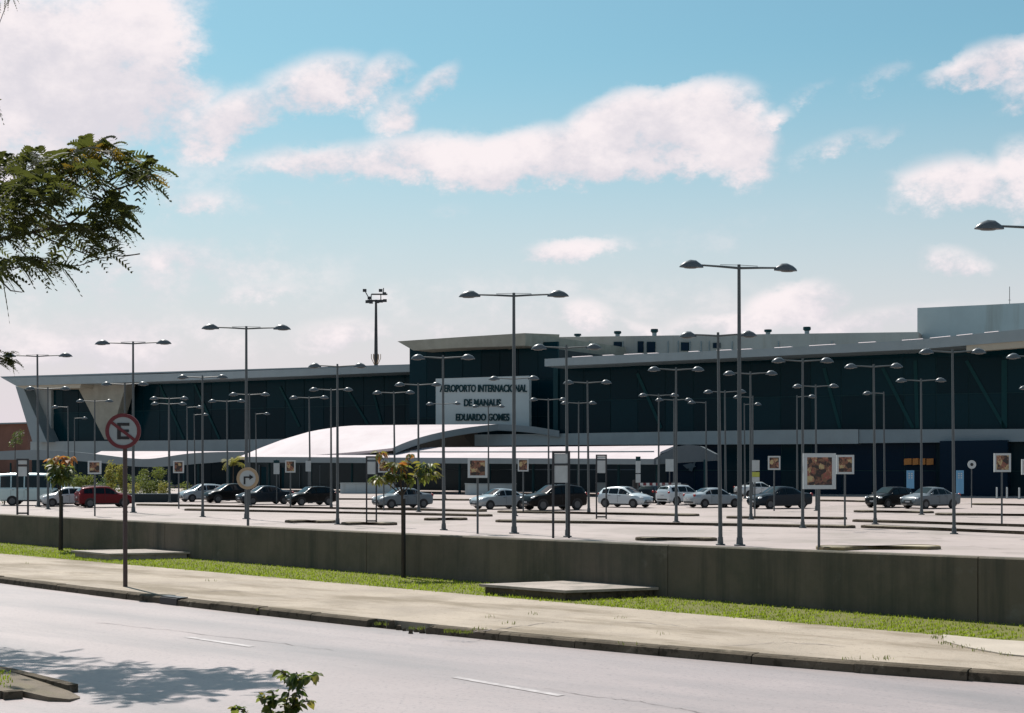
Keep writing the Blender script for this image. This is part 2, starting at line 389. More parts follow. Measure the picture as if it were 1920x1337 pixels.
# kerb stones, each its own piece
kr = tag(bpy.data.objects.new('kerb', None), kind='structure'); COL.objects.link(kr)
outer = KERB; ks = resample(outer, 1.0)
IBRK = min(range(len(ks) - 1), key=lambda i: abs(960 + (ks[i] + ks[i + 1]).x / (ks[i] + ks[i + 1]).y * F - 775))
for i in range(len(ks) - 1):
    a, b = ks[i], ks[i + 1]
    if a.y > 48: continue
    u = (b - a).normalized(); n = Vector((u.y, -u.x, 0)); n = -n if n.y > 0 else n
    xm = 960 + (a + b).x / (a + b).y * F
    if i == IBRK: continue                      # the stone that has broken out
    g = .003 + rnd.random() * .006; dz = rnd.uniform(-.008, .006); dn = rnd.uniform(-.012, .012)
    p, q = a + u * g + n * dn, b - u * g + n * dn
    top, bot = .006 + dz, ROAD - .02
    m = MB(); prof = [(-.155, bot), (-.155, top), (-.02, top), (.010, top - .016), (.022, bot)]
    m.prism([p + n * d + Vector((0, 0, z)) for d, z in prof], q - p); m.build('kerb_stone', 'kerb_concrete', kr)
# broken stones and weeds in the gap
def rubble(c, s):
    m = MB(); vs = [Vector(c) + Vector((rnd.uniform(.7, 1) * x * s, rnd.uniform(.6, 1) * y * s, (z + .5) * rnd.uniform(.5, .9) * s)) for x, y, z in ((-.5, -.4, -.5), (.5, -.4, -.5), (.5, .4, -.5), (-.5, .4, -.5), (-.4, -.3, .5), (.4, -.35, .4), (.35, .3, .5), (-.4, .3, .3))]
    return m.add(vs, [(0, 3, 2, 1), (4, 5, 6, 7), (0, 1, 5, 4), (1, 2, 6, 5), (2, 3, 7, 6), (3, 0, 4, 7)])
for k, (x, y, s) in enumerate(((702, 1175, .08), (715, 1176, .10), (733, 1178, .12), (748, 1181, .07), (792, 1187, .08), (806, 1188, .11), (770, 1188, .06), (781, 1185, .07), (828, 1190, .09), (758, 1183, .05))):
    rubble(G(x, y, ROAD), s).build('kerb_stone', 'kerb_concrete', kr)
# storm drain inlet
kb = min(range(1, len(KERB) - 1), key=lambda i: abs(960 + KERB[i].x / KERB[i].y * F - 300)); dr = KERB[kb].copy(); dr.z = ROAD
kd_ = KERB[kb + 1] - KERB[kb - 1]
t = thing('storm_drain', dr, 'dark iron storm drain inlet set in the kerb beside the no-parking sign', 'drain', rz=math.atan2(kd_.y, kd_.x))
MB().box((0, .007, .045), (.40, .086, .088)).build('mouth', 'sign_black', t)
MB().box((0, .06, .097), (.44, .13, .012)).build('cover_plate', 'dark_metal', t)
# raised paving piece at the right edge
def flat(name, pix, z0, h, m, parent=None):
    return MB().prism([G(x, y, z0) for x, y in pix], (0, 0, h)).build(name, m, parent)
flat('pavement_slab', [(1768, 1192), (1860, 1201), (1990, 1209), (2060, 1240), (1960, 1236), (1880, 1228), (1815, 1216), (1770, 1204)], .0, .014, 'slab_concrete', pv)
# lane dashes
for x0, y0, x1, y1 in ((852, 1270, 1052, 1305), (352, 1195, 472, 1213)):
    a, b = G(x0, y0, ROAD), G(x1, y1, ROAD); u = (b - a).normalized(); n = Vector((-u.y, u.x, 0)) * .042; z = Vector((0, 0, .004))
    tag(MB().add([a - n + z, b - n + z, b + n + z, a + n + z], [(0, 1, 2, 3)]).build('road_marking', 'white_marking'), kind='structure')
mat('crack_tar', (.19, .165, .16), .9, .4, 6)
def crack(pix, z, wid):
    m = MB(); pts = []
    for (x0, y0), (x1, y1) in zip(pix, pix[1:]):
        for q in np.linspace(0, 1, 9)[:-1]: pts.append(G(x0 + (x1 - x0) * q, y0 + (y1 - y0) * q + rnd.uniform(-1.2, 1.2), z) + Vector((0, 0, .004)))
    rows_ = []
    for i, p in enumerate(pts):
        n = nrm2(pts, i) * wid * rnd.uniform(.2, 1); rows_.append([p - n, p + n])
    tag(m.grid(rows_).build('crack', 'crack_tar'), kind='structure')
for pix in ([(1020, 1292), (1110, 1306), (1200, 1316), (1300, 1334), (1360, 1345)], [(180, 1168), (330, 1184), (520, 1206), (640, 1222)]): crack(pix, ROAD, .007)
for pix in ([(862, 1189), (930, 1180), (1010, 1170), (1060, 1166)], [(1060, 1166), (1190, 1168), (1300, 1175)], [(300, 1114), (420, 1108), (520, 1112)], [(1350, 1212), (1480, 1205), (1600, 1214)]): crack(pix, 0, .010)
# parapet wall in panels
wp = resample(WALL, .2)
wl_t = thing('parapet_wall', G(960, 1097), 'long low weathered concrete parapet wall between the grass strip and the car park', 'wall', world=True)
def wall_top(p):
    return .62 + .11 * min(1.15, max(-.1, (960 + p.x / p.y * F) / 1920))
joints = [-700, -330, -20, 300, 685, 1252, 1812, 2300]
segs = {}
for p in wp:
    if p.y < 2: continue
    xp = 960 + p.x / p.y * F
    k = sum(1 for j in joints if xp > j)
    segs.setdefault(k, []).append(p)
for k, pts in sorted(segs.items()):
    if k < len(segs) - 1 and k + 1 in segs: pts = pts + [segs[k + 1][0]]
    if len(pts) < 2: continue
    u = (pts[-1] - pts[-2]).normalized(); pts = pts[:-1] + [pts[-1] - u * .012]
    m = MB(); rows = []
    for i, p in enumerate(pts):
        n = nrm2(pts, i); h = wall_top(p)
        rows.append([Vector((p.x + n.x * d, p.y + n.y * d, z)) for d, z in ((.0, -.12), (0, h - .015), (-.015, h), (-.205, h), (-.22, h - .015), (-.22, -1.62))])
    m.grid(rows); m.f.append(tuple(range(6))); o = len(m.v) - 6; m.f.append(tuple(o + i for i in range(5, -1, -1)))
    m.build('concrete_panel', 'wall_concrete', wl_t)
# ------------------------------------------------------------------ grass and weeds
def blades(m, p, n, h, spread, wid=.006):
    for _ in range(n):
        a = rnd.uniform(0, 6.283); r_ = spread * math.sqrt(rnd.random()); hh = h * rnd.uniform(.5, 1.25)
        q = Vector((p.x + r_ * math.cos(a), p.y + r_ * math.sin(a), p.z)); b = rnd.uniform(0, 6.283); lean = rnd.uniform(.1, .7) * hh
        d = Vector((math.cos(b), math.sin(b), 0)); s = Vector((-d.y, d.x, 0)) * wid
        m.add([q - s, q + s, q + d * lean * .45 + s * .7 + Vector((0, 0, hh * .65)), q + d * lean + Vector((0, 0, hh)), q + d * lean * .45 - s * .7 + Vector((0, 0, hh * .65))], [(0, 1, 2, 3, 4)])
gm = MB(); lidboxes = []
for i in range(len(WALL) - 1):
    pass
L0, L1 = resample(WALL, .05), resample(GRASS, .05)
gw = [p for p in L0 if p.y > 8]
def near(pts, q): return min(pts, key=lambda p: (p.x - q.x) ** 2 + (p.y - q.y) ** 2)
gcoarse = GRASS
for p in gw:
    xp = 960 + p.x / p.y * F
    if xp < -60 or xp > 2000: continue
    q = near(L1[::4], p); w = (q - p).length
    cnt = int(44 + 16 * rnd.random())
    for k in range(cnt):
        tt = rnd.random()
        if math.sin(p.x * 2.3 + 1) * math.sin(p.y * 1.9 + tt * 4) > .72 and rnd.random() < .6: continue
        c = p + (q - p) * (tt * 1.02 + rnd.gauss(0, .012)); c.z = -.02
        blades(gm, c + Vector((rnd.uniform(-.04, .04), rnd.uniform(-.04, .04), 0)), 1, .042, .02, .0075)
tag(gm.build('grass', 'grass_blade'), 'short bright green grass strip along the foot of the parapet wall', 'grass', kind='stuff')
wm = MB()
for x, y, n in ((780, 1180, 40), (715, 1172, 30), (848, 1186, 60), (872, 1188, 40), (900, 1181, 16), (955, 1170, 14), (920, 1158, 8), (1000, 1152, 8), (1655, 1236, 14), (1595, 1237, 10), (1178, 1208, 8), (1760, 1197, 26), (1775, 1208, 18), (1800, 1214, 14), (1840, 1222, 10), (1880, 1229, 8), (1165, 1160, 6), (1240, 1190, 6), (480, 1145, 5), (395, 1090, 5), (50, 1057, 4)):
    blades(wm, G(x, y, 0), n, .035, .10, .004)
tag(wm.build('weeds', 'weed'), 'sparse weeds in the pavement cracks and broken kerb', 'weeds', kind='stuff')
# concrete chamber lids on the grass
def lid(label, cor, ztop, m2):
    q = [G(x, y, ztop) for x, y in cor]; c = sum(q, Vector()) / 4; c.z = 0
    t = thing('inspection_chamber', c, label, 'concrete slab', 'concrete chambers on the grass', world=True)
    b = [Vector((p.x, p.y, -.05)) * 1 for p in q]; ins = [c + (Vector((p.x, p.y, 0)) - c) * .93 for p in q]
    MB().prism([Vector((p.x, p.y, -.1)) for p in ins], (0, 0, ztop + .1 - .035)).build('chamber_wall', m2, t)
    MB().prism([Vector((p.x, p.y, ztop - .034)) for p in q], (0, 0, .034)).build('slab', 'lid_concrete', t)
lid('wide cracked concrete chamber lid in the middle of the grass strip', [(898, 1095), (1060, 1107), (1236, 1101), (1080, 1088)], .125, 'kerb_concrete')
lid('pale raised concrete chamber beside the no-parking sign pole', [(133, 1032), (203, 1038), (358, 1035), (300, 1029)], .12, 'lid_concrete')
# ------------------------------------------------------------------ near median with its kerb, left foreground
AX = Vector((-.75, .66, 0)).normalized(); AN = Vector((-.66, -.75, 0)).normalized()
tip = Vector((-3.6, 12.95, 0))
MF = [G(x, y) for x, y in ((150, 1288), (128, 1280), (85, 1269), (40, 1258), (0, 1248))]; MF += [MF[-1] + AX * (k * 1.0) for k in range(1, 26)]
MN = [G(x, y) for x, y in ((150, 1290), (130, 1296), (90, 1295), (40, 1287), (0, 1290))]; MN += [MN[-1] + AX * (k * 1.0) + AN * min(.9, k * .3) for k in range(1, 26)]
mz = lambda i: Vector((0, 0, ROAD + .008 + min(.055, .014 * i)))
tag(MB().slab([[p + mz(i) for i, p in enumerate(MF)], [p + mz(i) for i, p in enumerate(MN)]], (0, 0, -.12)).build('median_strip', 'bare_soil'), kind='structure')
mk = tag(bpy.data.objects.new('median_kerb', None), kind='structure'); COL.objects.link(mk)
for side, k0, sg in ((MF, 1, 1), (MN, 3, -1)):
    for a, b in list(zip(side, side[1:]))[k0:]:
        u = (b - a).normalized(); n = Vector((-u.y, u.x, 0)) * .09 * sg; n = n if n.dot(AN) * -sg > 0 else -n
        a2, b2 = a + u * .01, b - u * .01; z = rnd.uniform(-.006, .006) - .012
        MB().prism([p + Vector((0, 0, ROAD - .01)) for p in (a2, b2, b2 + n, a2 + n)], (0, 0, .085 + z)).build('kerb_stone', 'kerb_concrete', mk)
mg = MB()
for _ in range(5200):
    k = rnd.uniform(2.6, 12); i = int(k); q = k - i; w = rnd.uniform(.12, .88); a = MF[i].lerp(MF[i + 1], q); b = MN[i].lerp(MN[i + 1], q)
    c = a.lerp(b, w); c.z = -.03
    if k > 3.6 and rnd.random() < .12 + .1 * (k - 3.6): blades(mg, c, 2, .035, .04, .006)
tag(mg.build('median_grass', 'grass_blade'), 'patchy grass on the near median in the lower left corner', 'grass', kind='stuff')
# second median: the camera's own side, below the frame
c0 = G(1150, 1337, 0)
tag(MB().prism([Vector((-2.6, 9.6, -.15)), Vector((3.0, 4.7, -.15)), Vector((9, -1, -.15)), Vector((3, -6, -.15)), Vector((-8, 4, -.15))], (0, 0, .16)).build('near_verge', 'soil'), kind='structure')
# ------------------------------------------------------------------ terminal building
PL = Plane((-70.6, 226), (-12.5, 190)); PR = Plane((5.1, 164), (48, 144)); PC = Plane((-11.9, 180), (5.0, 170))
tb = thing('terminal_building', Vector((0, 175, LOT)), 'long low airport terminal with dark glass walls and pale flat roofs', 'building', world=True)
def slab_from(pl, top, bot, off, depth, name, m, parent=tb, taper=None):
    pts = [pl.hit(x, y, off) for x, y in top] + [pl.hit(x, y, off) for x, y in reversed(bot)]
    return MB().prism(pts, -pl.n3() * depth).build(name, m, parent)
# left wing
slab_from(PL, [(4, 709), (300, 701), (772, 684.5)], [(30, 723.5), (300, 715), (772, 697)], 5.5, 48, 'roof', 'cladding')
slab_from(PL, [(0, 706), (770, 683)], [(4, 709), (772, 684.7)], 5.4, 46, 'roof_edge', 'cladding_dim')
def glazing(pl, x0, x1, ytop, ybot, step, rows, off, name, gm_, parent=tb, ztop=None):
    a, b = pl.hit(x0, ybot, off), pl.hit(x1, ybot, off); L = (b - a).length; n = max(1, round(L / step)); u = Vector((pl.u.x, pl.u.y, 0))
    z0 = min(a.z, b.z); z1 = ztop if ztop is not None else max(pl.hit(x0, ytop, off).z, pl.hit(x1, ytop, off).z)
    ang = math.atan2(u.y, u.x)
    back = MB().prism([a + Vector((0, 0, z0 - a.z)), b + Vector((0, 0, z0 - b.z)), b + Vector((0, 0, z1 - b.z)), a + Vector((0, 0, z1 - a.z))], -pl.n3() * .3).build(name, 'mullion', parent)
    w, h = L / n, (z1 - z0) / rows
    me = MB().box((0, 0, 0), (w - .10, .06, h - .10)).mesh('pane'); me.materials.append(MATS[gm_]); me2 = me.copy(); me2.materials[0] = MATS['glass_deep']
    for i in range(n):
        for j in range(rows):
            c = a + u * (w * (i + .5)) + pl.n3() * .034; c.z = z0 + h * (j + .5)
            o = link('pane', me2 if rnd.random() < .4 else me, None, back); o.location = c - ORG[back.name]; o.rotation_euler = (R(rnd.uniform(-.25, .25)), 0, ang + R(rnd.uniform(-.3, .3)))
    return a, b, z0, z1
glazing(PL, 90, 800, 720, 829, 3.2, 2, 0, 'upper_glazing', 'glass_dark', ztop=13.4)
glazing(PL, 60, 800, 850, 905, 3.2, 1, -1.5, 'ground_floor_glazing', 'glass_dark')
slab_from(PL, [(57, 828), (300, 826), (830, 819)], [(57, 851), (300, 849.5), (830, 838)], .9, 2.5, 'spandrel_band', 'cladding')
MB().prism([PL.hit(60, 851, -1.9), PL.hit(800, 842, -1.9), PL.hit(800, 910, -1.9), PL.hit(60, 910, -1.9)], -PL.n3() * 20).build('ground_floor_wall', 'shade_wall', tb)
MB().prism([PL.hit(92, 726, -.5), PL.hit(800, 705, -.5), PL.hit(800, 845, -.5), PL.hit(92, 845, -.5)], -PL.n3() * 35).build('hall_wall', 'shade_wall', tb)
# slanted end wall and wedge column of the left wing
MB().prism([PL.hit(29, 724, 2.4), PL.hit(44, 728, 2.4), PL.hit(88, 829, 2.4), PL.hit(61, 829, 2.4)], -PL.n3() * 3).build('end_frame', 'cladding_dim', tb)
MB().prism([PL.hit(44, 727, .5), PL.hit(96, 727, .5), PL.hit(96, 829, .5), PL.hit(86, 829, .5)], -PL.n3() * .6).build('end_wall', 'plant_box', tb)
MB().prism([PL.hit(30, 723.6, 5.3), PL.hit(152, 720, 5.3), PL.hit(150, 727.5, 5.3), PL.hit(44, 729, 5.3)], -PL.n3() * 4).build('soffit_panel', 'soffit', tb)
MB().prism([PL.hit(143, 721, 3), PL.hit(237, 718, 3), PL.hit(206, 824, 3), PL.hit(196, 824, 3)], -PL.n3() * 1.8).build('wedge_column', 'stone', tb)
def brace_bar(pl, x0, y0, x1, y1, w=.32, off=.12, m='brace', name='brace'):
    a, b = pl.hit(x0, y0, off), pl.hit(x1, y1, off); d = (b - a).normalized(); n = pl.n3(); s = n.cross(d).normalized() * w / 2
    MB().prism([a - s, b - s, b + s, a + s], n * .06).build(name, m, tb)
for x0, y0, x1, y1 in ((300, 722, 345, 824), (365, 720, 412, 824), (525, 725, 562, 800), (654, 735, 690, 796), (700, 735, 716, 796)): brace_bar(PL, x0, y0, x1, y1)
for x0, x1, y0 in ((1195, 1240, 700), (1545, 1575, 690), (1655, 1712, 690), (1812, 1884, 676)): brace_bar(PR, x0, y0, x1, 803)
brace_bar(PR, 1883, 675, 1883, 803, .5); brace_bar(PR, 1716, 676, 1720, 803, .35); brace_bar(PL, 776, 700, 776, 800, .5)
for x in (1042,): brace_bar(PR, x, 690, x, 810, .55, .3, 'mullion', 'column')
# centre block
glazing(PC, 768, 1046, 650, 850, 2.6, 3, 0, 'centre_glazing', 'glass_dark', ztop=15.0)
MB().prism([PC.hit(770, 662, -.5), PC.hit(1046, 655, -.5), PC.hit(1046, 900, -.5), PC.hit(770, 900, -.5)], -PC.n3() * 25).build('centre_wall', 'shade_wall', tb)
MB().prism([PC.hit(745, 640, 4), PC.hit(862, 632, 4), PC.hit(985, 624.5, 4), PC.hit(985, 648, 4), PC.hit(862, 652, 4), PC.hit(775, 657, 4)], -PC.n3() * 26).build('centre_roof', 'stone', tb)
PCe = Plane(PC.hit(985, 700, 4).xy, PC.hit(1050, 700, -6).xy)
MB().prism([PCe.hit(985.3, 624.6), PCe.hit(1049, 627), PCe.hit(1047, 648), PCe.hit(985.3, 648)], Vector((-2, 6, 0))).build('roof_return', 'stone', tb)
# right wing
RT = [(1021, 673), (1120, 667.5), (1440, 653.5), (1720, 637), (1920, 617), (2150, 592)]; RB = [(1021, 687), (1120, 683), (1440, 668), (1720, 655), (1920, 639), (2150, 617)]
slab_from(PR, RT, RB, 5.0, 30, 'roof', 'cladding')
for k in range(15):                                     # bright metal flashing pieces on the roof edge
    x0 = 1065 + k * 56 + rnd.uniform(-20, 12); x1 = x0 + rnd.uniform(10, 40)
    ytop = lambda x: float(np.interp(x, [q[0] for q in RT], [q[1] for q in RT]))
    MB().prism([PR.hit(x0, ytop(x0) - 1.3, 4.7), PR.hit(x1, ytop(x1) - 1.3, 4.7), PR.hit(x1, ytop(x1) - .3, 5.0), PR.hit(x0, ytop(x0) - .3, 5.0)], -PR.n3() * .5).build('roof_flashing', 'canopy_white', tb)
MB().prism([PR.hit(1812, 648, 4.9), PR.hit(2150, 618, 4.9), PR.hit(2150, 634, 4.9), PR.hit(1812, 660, 4.9)], -PR.n3() * 1.0).build('soffit_panel', 'soffit', tb)
glazing(PR, 1046, 2140, 690, 806.5, 3.0, 2, 0, 'upper_glazing', 'glass_dark', ztop=11.8)
a, b = PR.hit(1046, 690), PR.hit(2140, 614); a0, b0 = a.copy(), b.copy(); a0.z = b0.z = 11.81
MB().prism([a0, b0, b, a], -PR.n3() * .3).build('clerestory', 'glass_dark', tb)
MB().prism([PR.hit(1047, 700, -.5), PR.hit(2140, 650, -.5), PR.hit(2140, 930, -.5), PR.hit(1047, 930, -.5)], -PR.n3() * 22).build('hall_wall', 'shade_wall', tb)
glazing(PR, 1250, 2140, 832, 931, 3.0, 2, -.2, 'ground_floor_glazing', 'glass_blue')
slab_from(PR, [(890, 815), (1050, 813), (1440, 806.3), (1609, 805)], [(890, 836), (1050, 834.5), (1440, 833), (1609, 832)], 1.2, 3, 'spandrel_band', 'cladding')
slab_from(PR, [(1610.5, 805.5), (2140, 803.5)], [(1610.5, 831), (2140, 826)], 1.0, 3, 'spandrel_band', 'cladding_dim')
MB().prism([PR.hit(1762, 827, 2.2), PR.hit(1889, 825, 2.2), PR.hit(1889, 930, 2.2), PR.hit(1762, 930, 2.2)], -PR.n3() * 2.3).build('entrance_box', 'glass_blue', tb)
# roof-top plant wall behind the right wing
RW = Plane(PR.hit(1048, 650, -26).xy, PR.hit(1920, 640, -26).xy)
rw = MB().prism([RW.hit(1040, 632), RW.hit(1722, 622.5), RW.hit(1722, 690), RW.hit(1040, 690)], Vector((6, 16, 0))).build('rooftop_wall', 'rear_concrete', tb)
for x in (1106, 1168, 1253, 1272, 1294, 1315, 1330, 1373, 1460, 1560, 1640):
    MB().prism([RW.hit(x - .6, 640, .05), RW.hit(x + .6, 640, .05), RW.hit(x + .6, 664, .05), RW.hit(x - .6, 664, .05)], RW.n3() * .12).build('downpipe', 'cladding_dim', rw)
for x0, x1, y0, y1 in ((1065, 1079, 643, 660), (1152, 1165, 642, 660), (1197, 1206, 641, 661), (1214, 1228, 642, 661), (1278, 1291, 643, 658), (1338, 1350, 644, 653)):
    f = MB().prism([RW.hit(x0 - 1, y0 - 1, .03), RW.hit(x1 + 1, y0 - 1, .03), RW.hit(x1 + 1, y1, .03), RW.hit(x0 - 1, y1, .03)], RW.n3() * .1).build('window', 'mullion', rw)
    MB().prism([RW.hit(x0, y0, .16), RW.hit(x1, y0, .16), RW.hit(x1, y1 - 1, .16), RW.hit(x0, y1 - 1, .16)], RW.n3() * .05).build('pane', 'glass_blue', f)
for x, y0, y1 in ((1083, 626, 636), (1158, 621, 634), (1227, 617, 633), (1440, 618, 630), (1513, 613, 630), (1373, 627, 632)):
    c = RW.hit(x, y1, -3); h = (y1 - y0) / F * c.y
    v = thing('roof_vent', c, 'capped roof vent, %s on the plant wall' % {1083: 'leftmost', 1158: 'second from the left', 1227: 'third from the left', 1440: 'second from the right', 1513: 'rightmost, on a tall twin stack,', 1373: 'the low one in the middle'}[x], 'vent', 'roof vents on the terminal')
    MB().tube([(0, 0, -.6), (0, 0, h * .6)], .28, 10).build('stack', 'cladding_dim', v, 40)
    MB().tube([(0, 0, h * .55), (0, 0, h * .72), (0, 0, h)], [.3, .48, .44], 10).build('cap', 'mullion', v, 40)
UB = Plane(RW.hit(1720, 600, -4).xy, RW.hit(2100, 585, 2).xy)
MB().prism([UB.hit(1720, 577.5), UB.hit(1840, 572), UB.hit(1920, 568), UB.hit(2100, 560), UB.hit(2100, 640), UB.hit(1720, 640)], Vector((5, 14, 0))).build('plant_room', 'plant_box', tb)
a = UB.hit(1893, 571, -1); t = thing('antenna', a, 'thin antenna rod on the grey plant room at the right edge', 'antenna')
MB().tube([(0, 0, -.3), (0, 0, 2.0)], .035, 6).build('rod', 'dark_metal', t); MB().box((0, 0, .5), (.3, .04, .04)).build('crossbar', 'dark_metal', t)
# terracotta building at the far left
t = thing('brick_building', P(10, 905, 255) * 1, 'low terracotta brown building at the left edge beyond the terminal', 'building', world=True)
MB().prism([P(-160, 799, 255), P(52, 793.5, 250), P(52, 916, 250), P(-160, 916, 255)], (2, 18, 0)).build('wall', 'terracotta', t)
MB().prism([P(-160, 797, 254), P(54, 791.5, 249), P(54, 794, 249), P(-160, 799, 254)], (2, 20, 0)).build('roof_edge', 'cladding_dim', t)
# ------------------------------------------------------------------ name board
nb_c = PC.hit(904, 749, 5.2)
t = thing('name_board', nb_c, 'large pale board with the airport name in three lines of dark capitals', 'sign', world=True)
q = [PC.hit(817, 710, 5.0), PC.hit(992, 704.5, 5.0), PC.hit(992, 806, 5.0), PC.hit(817, 806, 5.0)]
MB().prism(q, -PC.n3() * .5).build('board', 'board_face', t)
def text_mesh(s, bold=.012):
    c = bpy.data.curves.new('txt', 'FONT'); c.body = s; c.align_x = 'CENTER'; c.align_y = 'CENTER'; c.size = 1; c.extrude = .05; c.offset = bold
    o = bpy.data.objects.new('txt', c); COL.objects.link(o); bpy.context.view_layer.update()
    me = bpy.data.meshes.new_from_object(o.evaluated_get(bpy.context.evaluated_depsgraph_get())); bpy.data.objects.remove(o); bpy.data.curves.remove(c)
    return me
for s, x, y, wpx, hpx in (('AEROPORTO INTERNACIONAL', 905, 729, 163, 14), ('DE MANAUS', 904, 756, 69, 14), ('EDUARDO GOMES', 904, 783, 100, 13.5)):
    me = text_mesh(s, .022); c = PC.hit(x, y, 5.08)
    xs = [v.co.x for v in me.vertices]; ys = [v.co.y for v in me.vertices]
    a, b = PC.hit(x - wpx / 2, y, 5.08), PC.hit(x + wpx / 2, y, 5.08); L = (b - a).length; hm = hpx / F * c.y
    o = link('lettering', me, 'mullion', t); o.location = c - nb_c
    o.scale = (L / (max(xs) - min(xs)), hm / (max(ys) - min(ys)), 1)
    d = (b - a).normalized(); o.rotation_euler = Matrix((d, Vector((0, 0, 1)), d.cross(Vector((0, 0, 1))))).transposed().to_euler()
# ------------------------------------------------------------------ entrance canopy
def yf(px): return 165 + (px - 470) / 870 * -33
cn = thing('entrance_canopy', P(850, 880, 152), 'sweeping white entrance canopy with a big arch in front of the terminal', 'canopy', world=True)
rows = []
for s in np.linspace(0, 1, 22):
    bx, by = 446 + (736 - 446) * s, 857 - 17 * s ** 2
    tx = np.interp(s, [0, .12, .25, .4, .55, .75, 1], [450, 485, 530, 585, 650, 780, 931]); ty = np.interp(s, [0, .12, .25, .4, .55, .75, 1], [856, 841, 824, 808, 798, 796.5, 795.5])
    cx, cy = bx + (tx - bx) * .35, by + (ty - by) * .76
    r_ = []
    for u in np.linspace(0, 1, 10):
        x = (1 - u) ** 2 * bx + 2 * u * (1 - u) * cx + u * u * tx; y = (1 - u) ** 2 * by + 2 * u * (1 - u) * cy + u * u * ty
        r_.append(P(x, y, yf(bx) + 2 + 8 * u))
    rows.append(r_)
MB().slab(rows, (0, .12, -.28)).build('vault_shell', 'canopy_white', cn, 35)
arch = rows[-1] + [P(x, y, yf(736) + 10 + d) for x, y, d in ((960, 797, -.5), (1000, 800.5, -1.5), (1046, 808, -2.5))]
MB().slab([[p + Vector((.15, -.1, .02)) for p in arch], [p + Vector((.15, -.1, -.66)) for p in arch]], (0, 1.6, 0)).build('arch_rim', 'canopy_edge', cn, 40)
MB().prism([P(772, 845, 176), P(895, 845, 173), P(895, 806, 173), P(860, 807, 173), P(800, 824, 175)], (0, .5, 0)).build('inner_wall', 'inner_brown', cn)
front = [470, 560, 650, 735, 830, 930, 1030, 1130, 1226, 1236]
fr_y = lambda x: 856.5 + (x - 470) / 770 * 4
bk_y = lambda x: float(np.interp(x, [470, 520, 735, 900, 1100, 1226, 1260], [852, 842, 839, 838.5, 837, 835.5, 834.5]))
MB().slab([[P(x, fr_y(x), yf(x)) for x in front], [P(x + 2, (fr_y(x) + bk_y(x)) / 2 - .5, yf(x) + 4) for x in front], [P(x + (4 if x < 1200 else 30), bk_y(x), yf(x) + 8) for x in front]], (0, .05, -.22)).build('eave_sheet', 'canopy_white', cn)
MB().tube([P(x, (fr_y(x) + bk_y(x)) / 2 - .6, yf(x) + 4.0) + Vector((0, -.03, .05)) for x in front[3:-1]], .06, 5).build('gutter_seam', 'canopy_edge', cn)
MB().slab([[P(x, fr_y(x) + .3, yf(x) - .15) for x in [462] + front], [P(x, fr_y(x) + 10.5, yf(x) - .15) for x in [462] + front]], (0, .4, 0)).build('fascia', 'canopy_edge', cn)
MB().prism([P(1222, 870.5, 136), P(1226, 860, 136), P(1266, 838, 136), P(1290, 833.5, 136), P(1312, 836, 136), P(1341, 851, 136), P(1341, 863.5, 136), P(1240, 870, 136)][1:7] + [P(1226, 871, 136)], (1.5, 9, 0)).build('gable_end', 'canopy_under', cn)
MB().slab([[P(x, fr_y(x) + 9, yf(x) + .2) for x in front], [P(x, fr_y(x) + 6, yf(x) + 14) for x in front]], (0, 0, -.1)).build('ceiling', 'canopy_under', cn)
for x in (505, 583, 660, 741, 785, 862, 918, 1000, 1084, 1160, 1232, 1322):
    Y = yf(x) + 2.5; a = P(x, 868, Y); MB().tube([Vector((a.x, Y, LOT)), Vector((a.x, Y, a.z + .3))], .13, 8).build('column', 'mullion', cn)
# shopfronts under the canopy: piers, low counters
sf = thing('arrivals_front', P(850, 915, 172), 'dark shop and entrance fronts in the shade under the white canopy', 'shopfront', world=True)
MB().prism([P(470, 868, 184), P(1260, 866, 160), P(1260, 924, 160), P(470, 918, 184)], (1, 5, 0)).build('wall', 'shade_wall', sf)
for x in range(490, 1250, 38):
    Y = 184 - (x - 470) / 790 * 24 - .4; w = 15
    MB().prism([P(x, 876 + rnd.uniform(-2, 2), Y), P(x + w * 1.7, 876, Y), P(x + w * 1.7, 917, Y), P(x, 917, Y)], (0, .25, 0)).build('door_pane', 'glass_dark', sf)
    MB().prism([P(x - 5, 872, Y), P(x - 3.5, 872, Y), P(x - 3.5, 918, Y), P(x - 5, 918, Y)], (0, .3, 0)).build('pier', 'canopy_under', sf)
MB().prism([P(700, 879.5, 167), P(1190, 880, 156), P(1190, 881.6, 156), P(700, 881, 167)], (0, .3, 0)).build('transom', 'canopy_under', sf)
for lab, x0, x1, y0, y1, Y in (('pale low counter wall under the canopy, left of the sapling', 638, 742, 907, 926, 154), ('pale low counter wall under the canopy, right of the sapling', 872, 968, 908, 929, 148), ('small pale booth under the canopy beside the black portal sign', 1118, 1136, 906, 928, 146)):
    c = P((x0 + x1) / 2, y1, Y); t = thing('counter_wall', c, lab, 'wall', 'low walls under the canopy', world=True)
    MB().prism([P(x0, y0, Y), P(x1, y0, Y), P(x1, y1 + 1, Y), P(x0, y1 + 1, Y)], (0, .5, 0)).build('panel', 'plant_box', t); MB().prism([P(x0 - 1, y0 - 1.4, Y - .1), P(x1 + 1, y0 - 1.4, Y - .1), P(x1 + 1, y0 - .1, Y - .1), P(x0 - 1, y0 - .1, Y - .1)], (0, .8, 0)).build('coping', 'cladding', t)
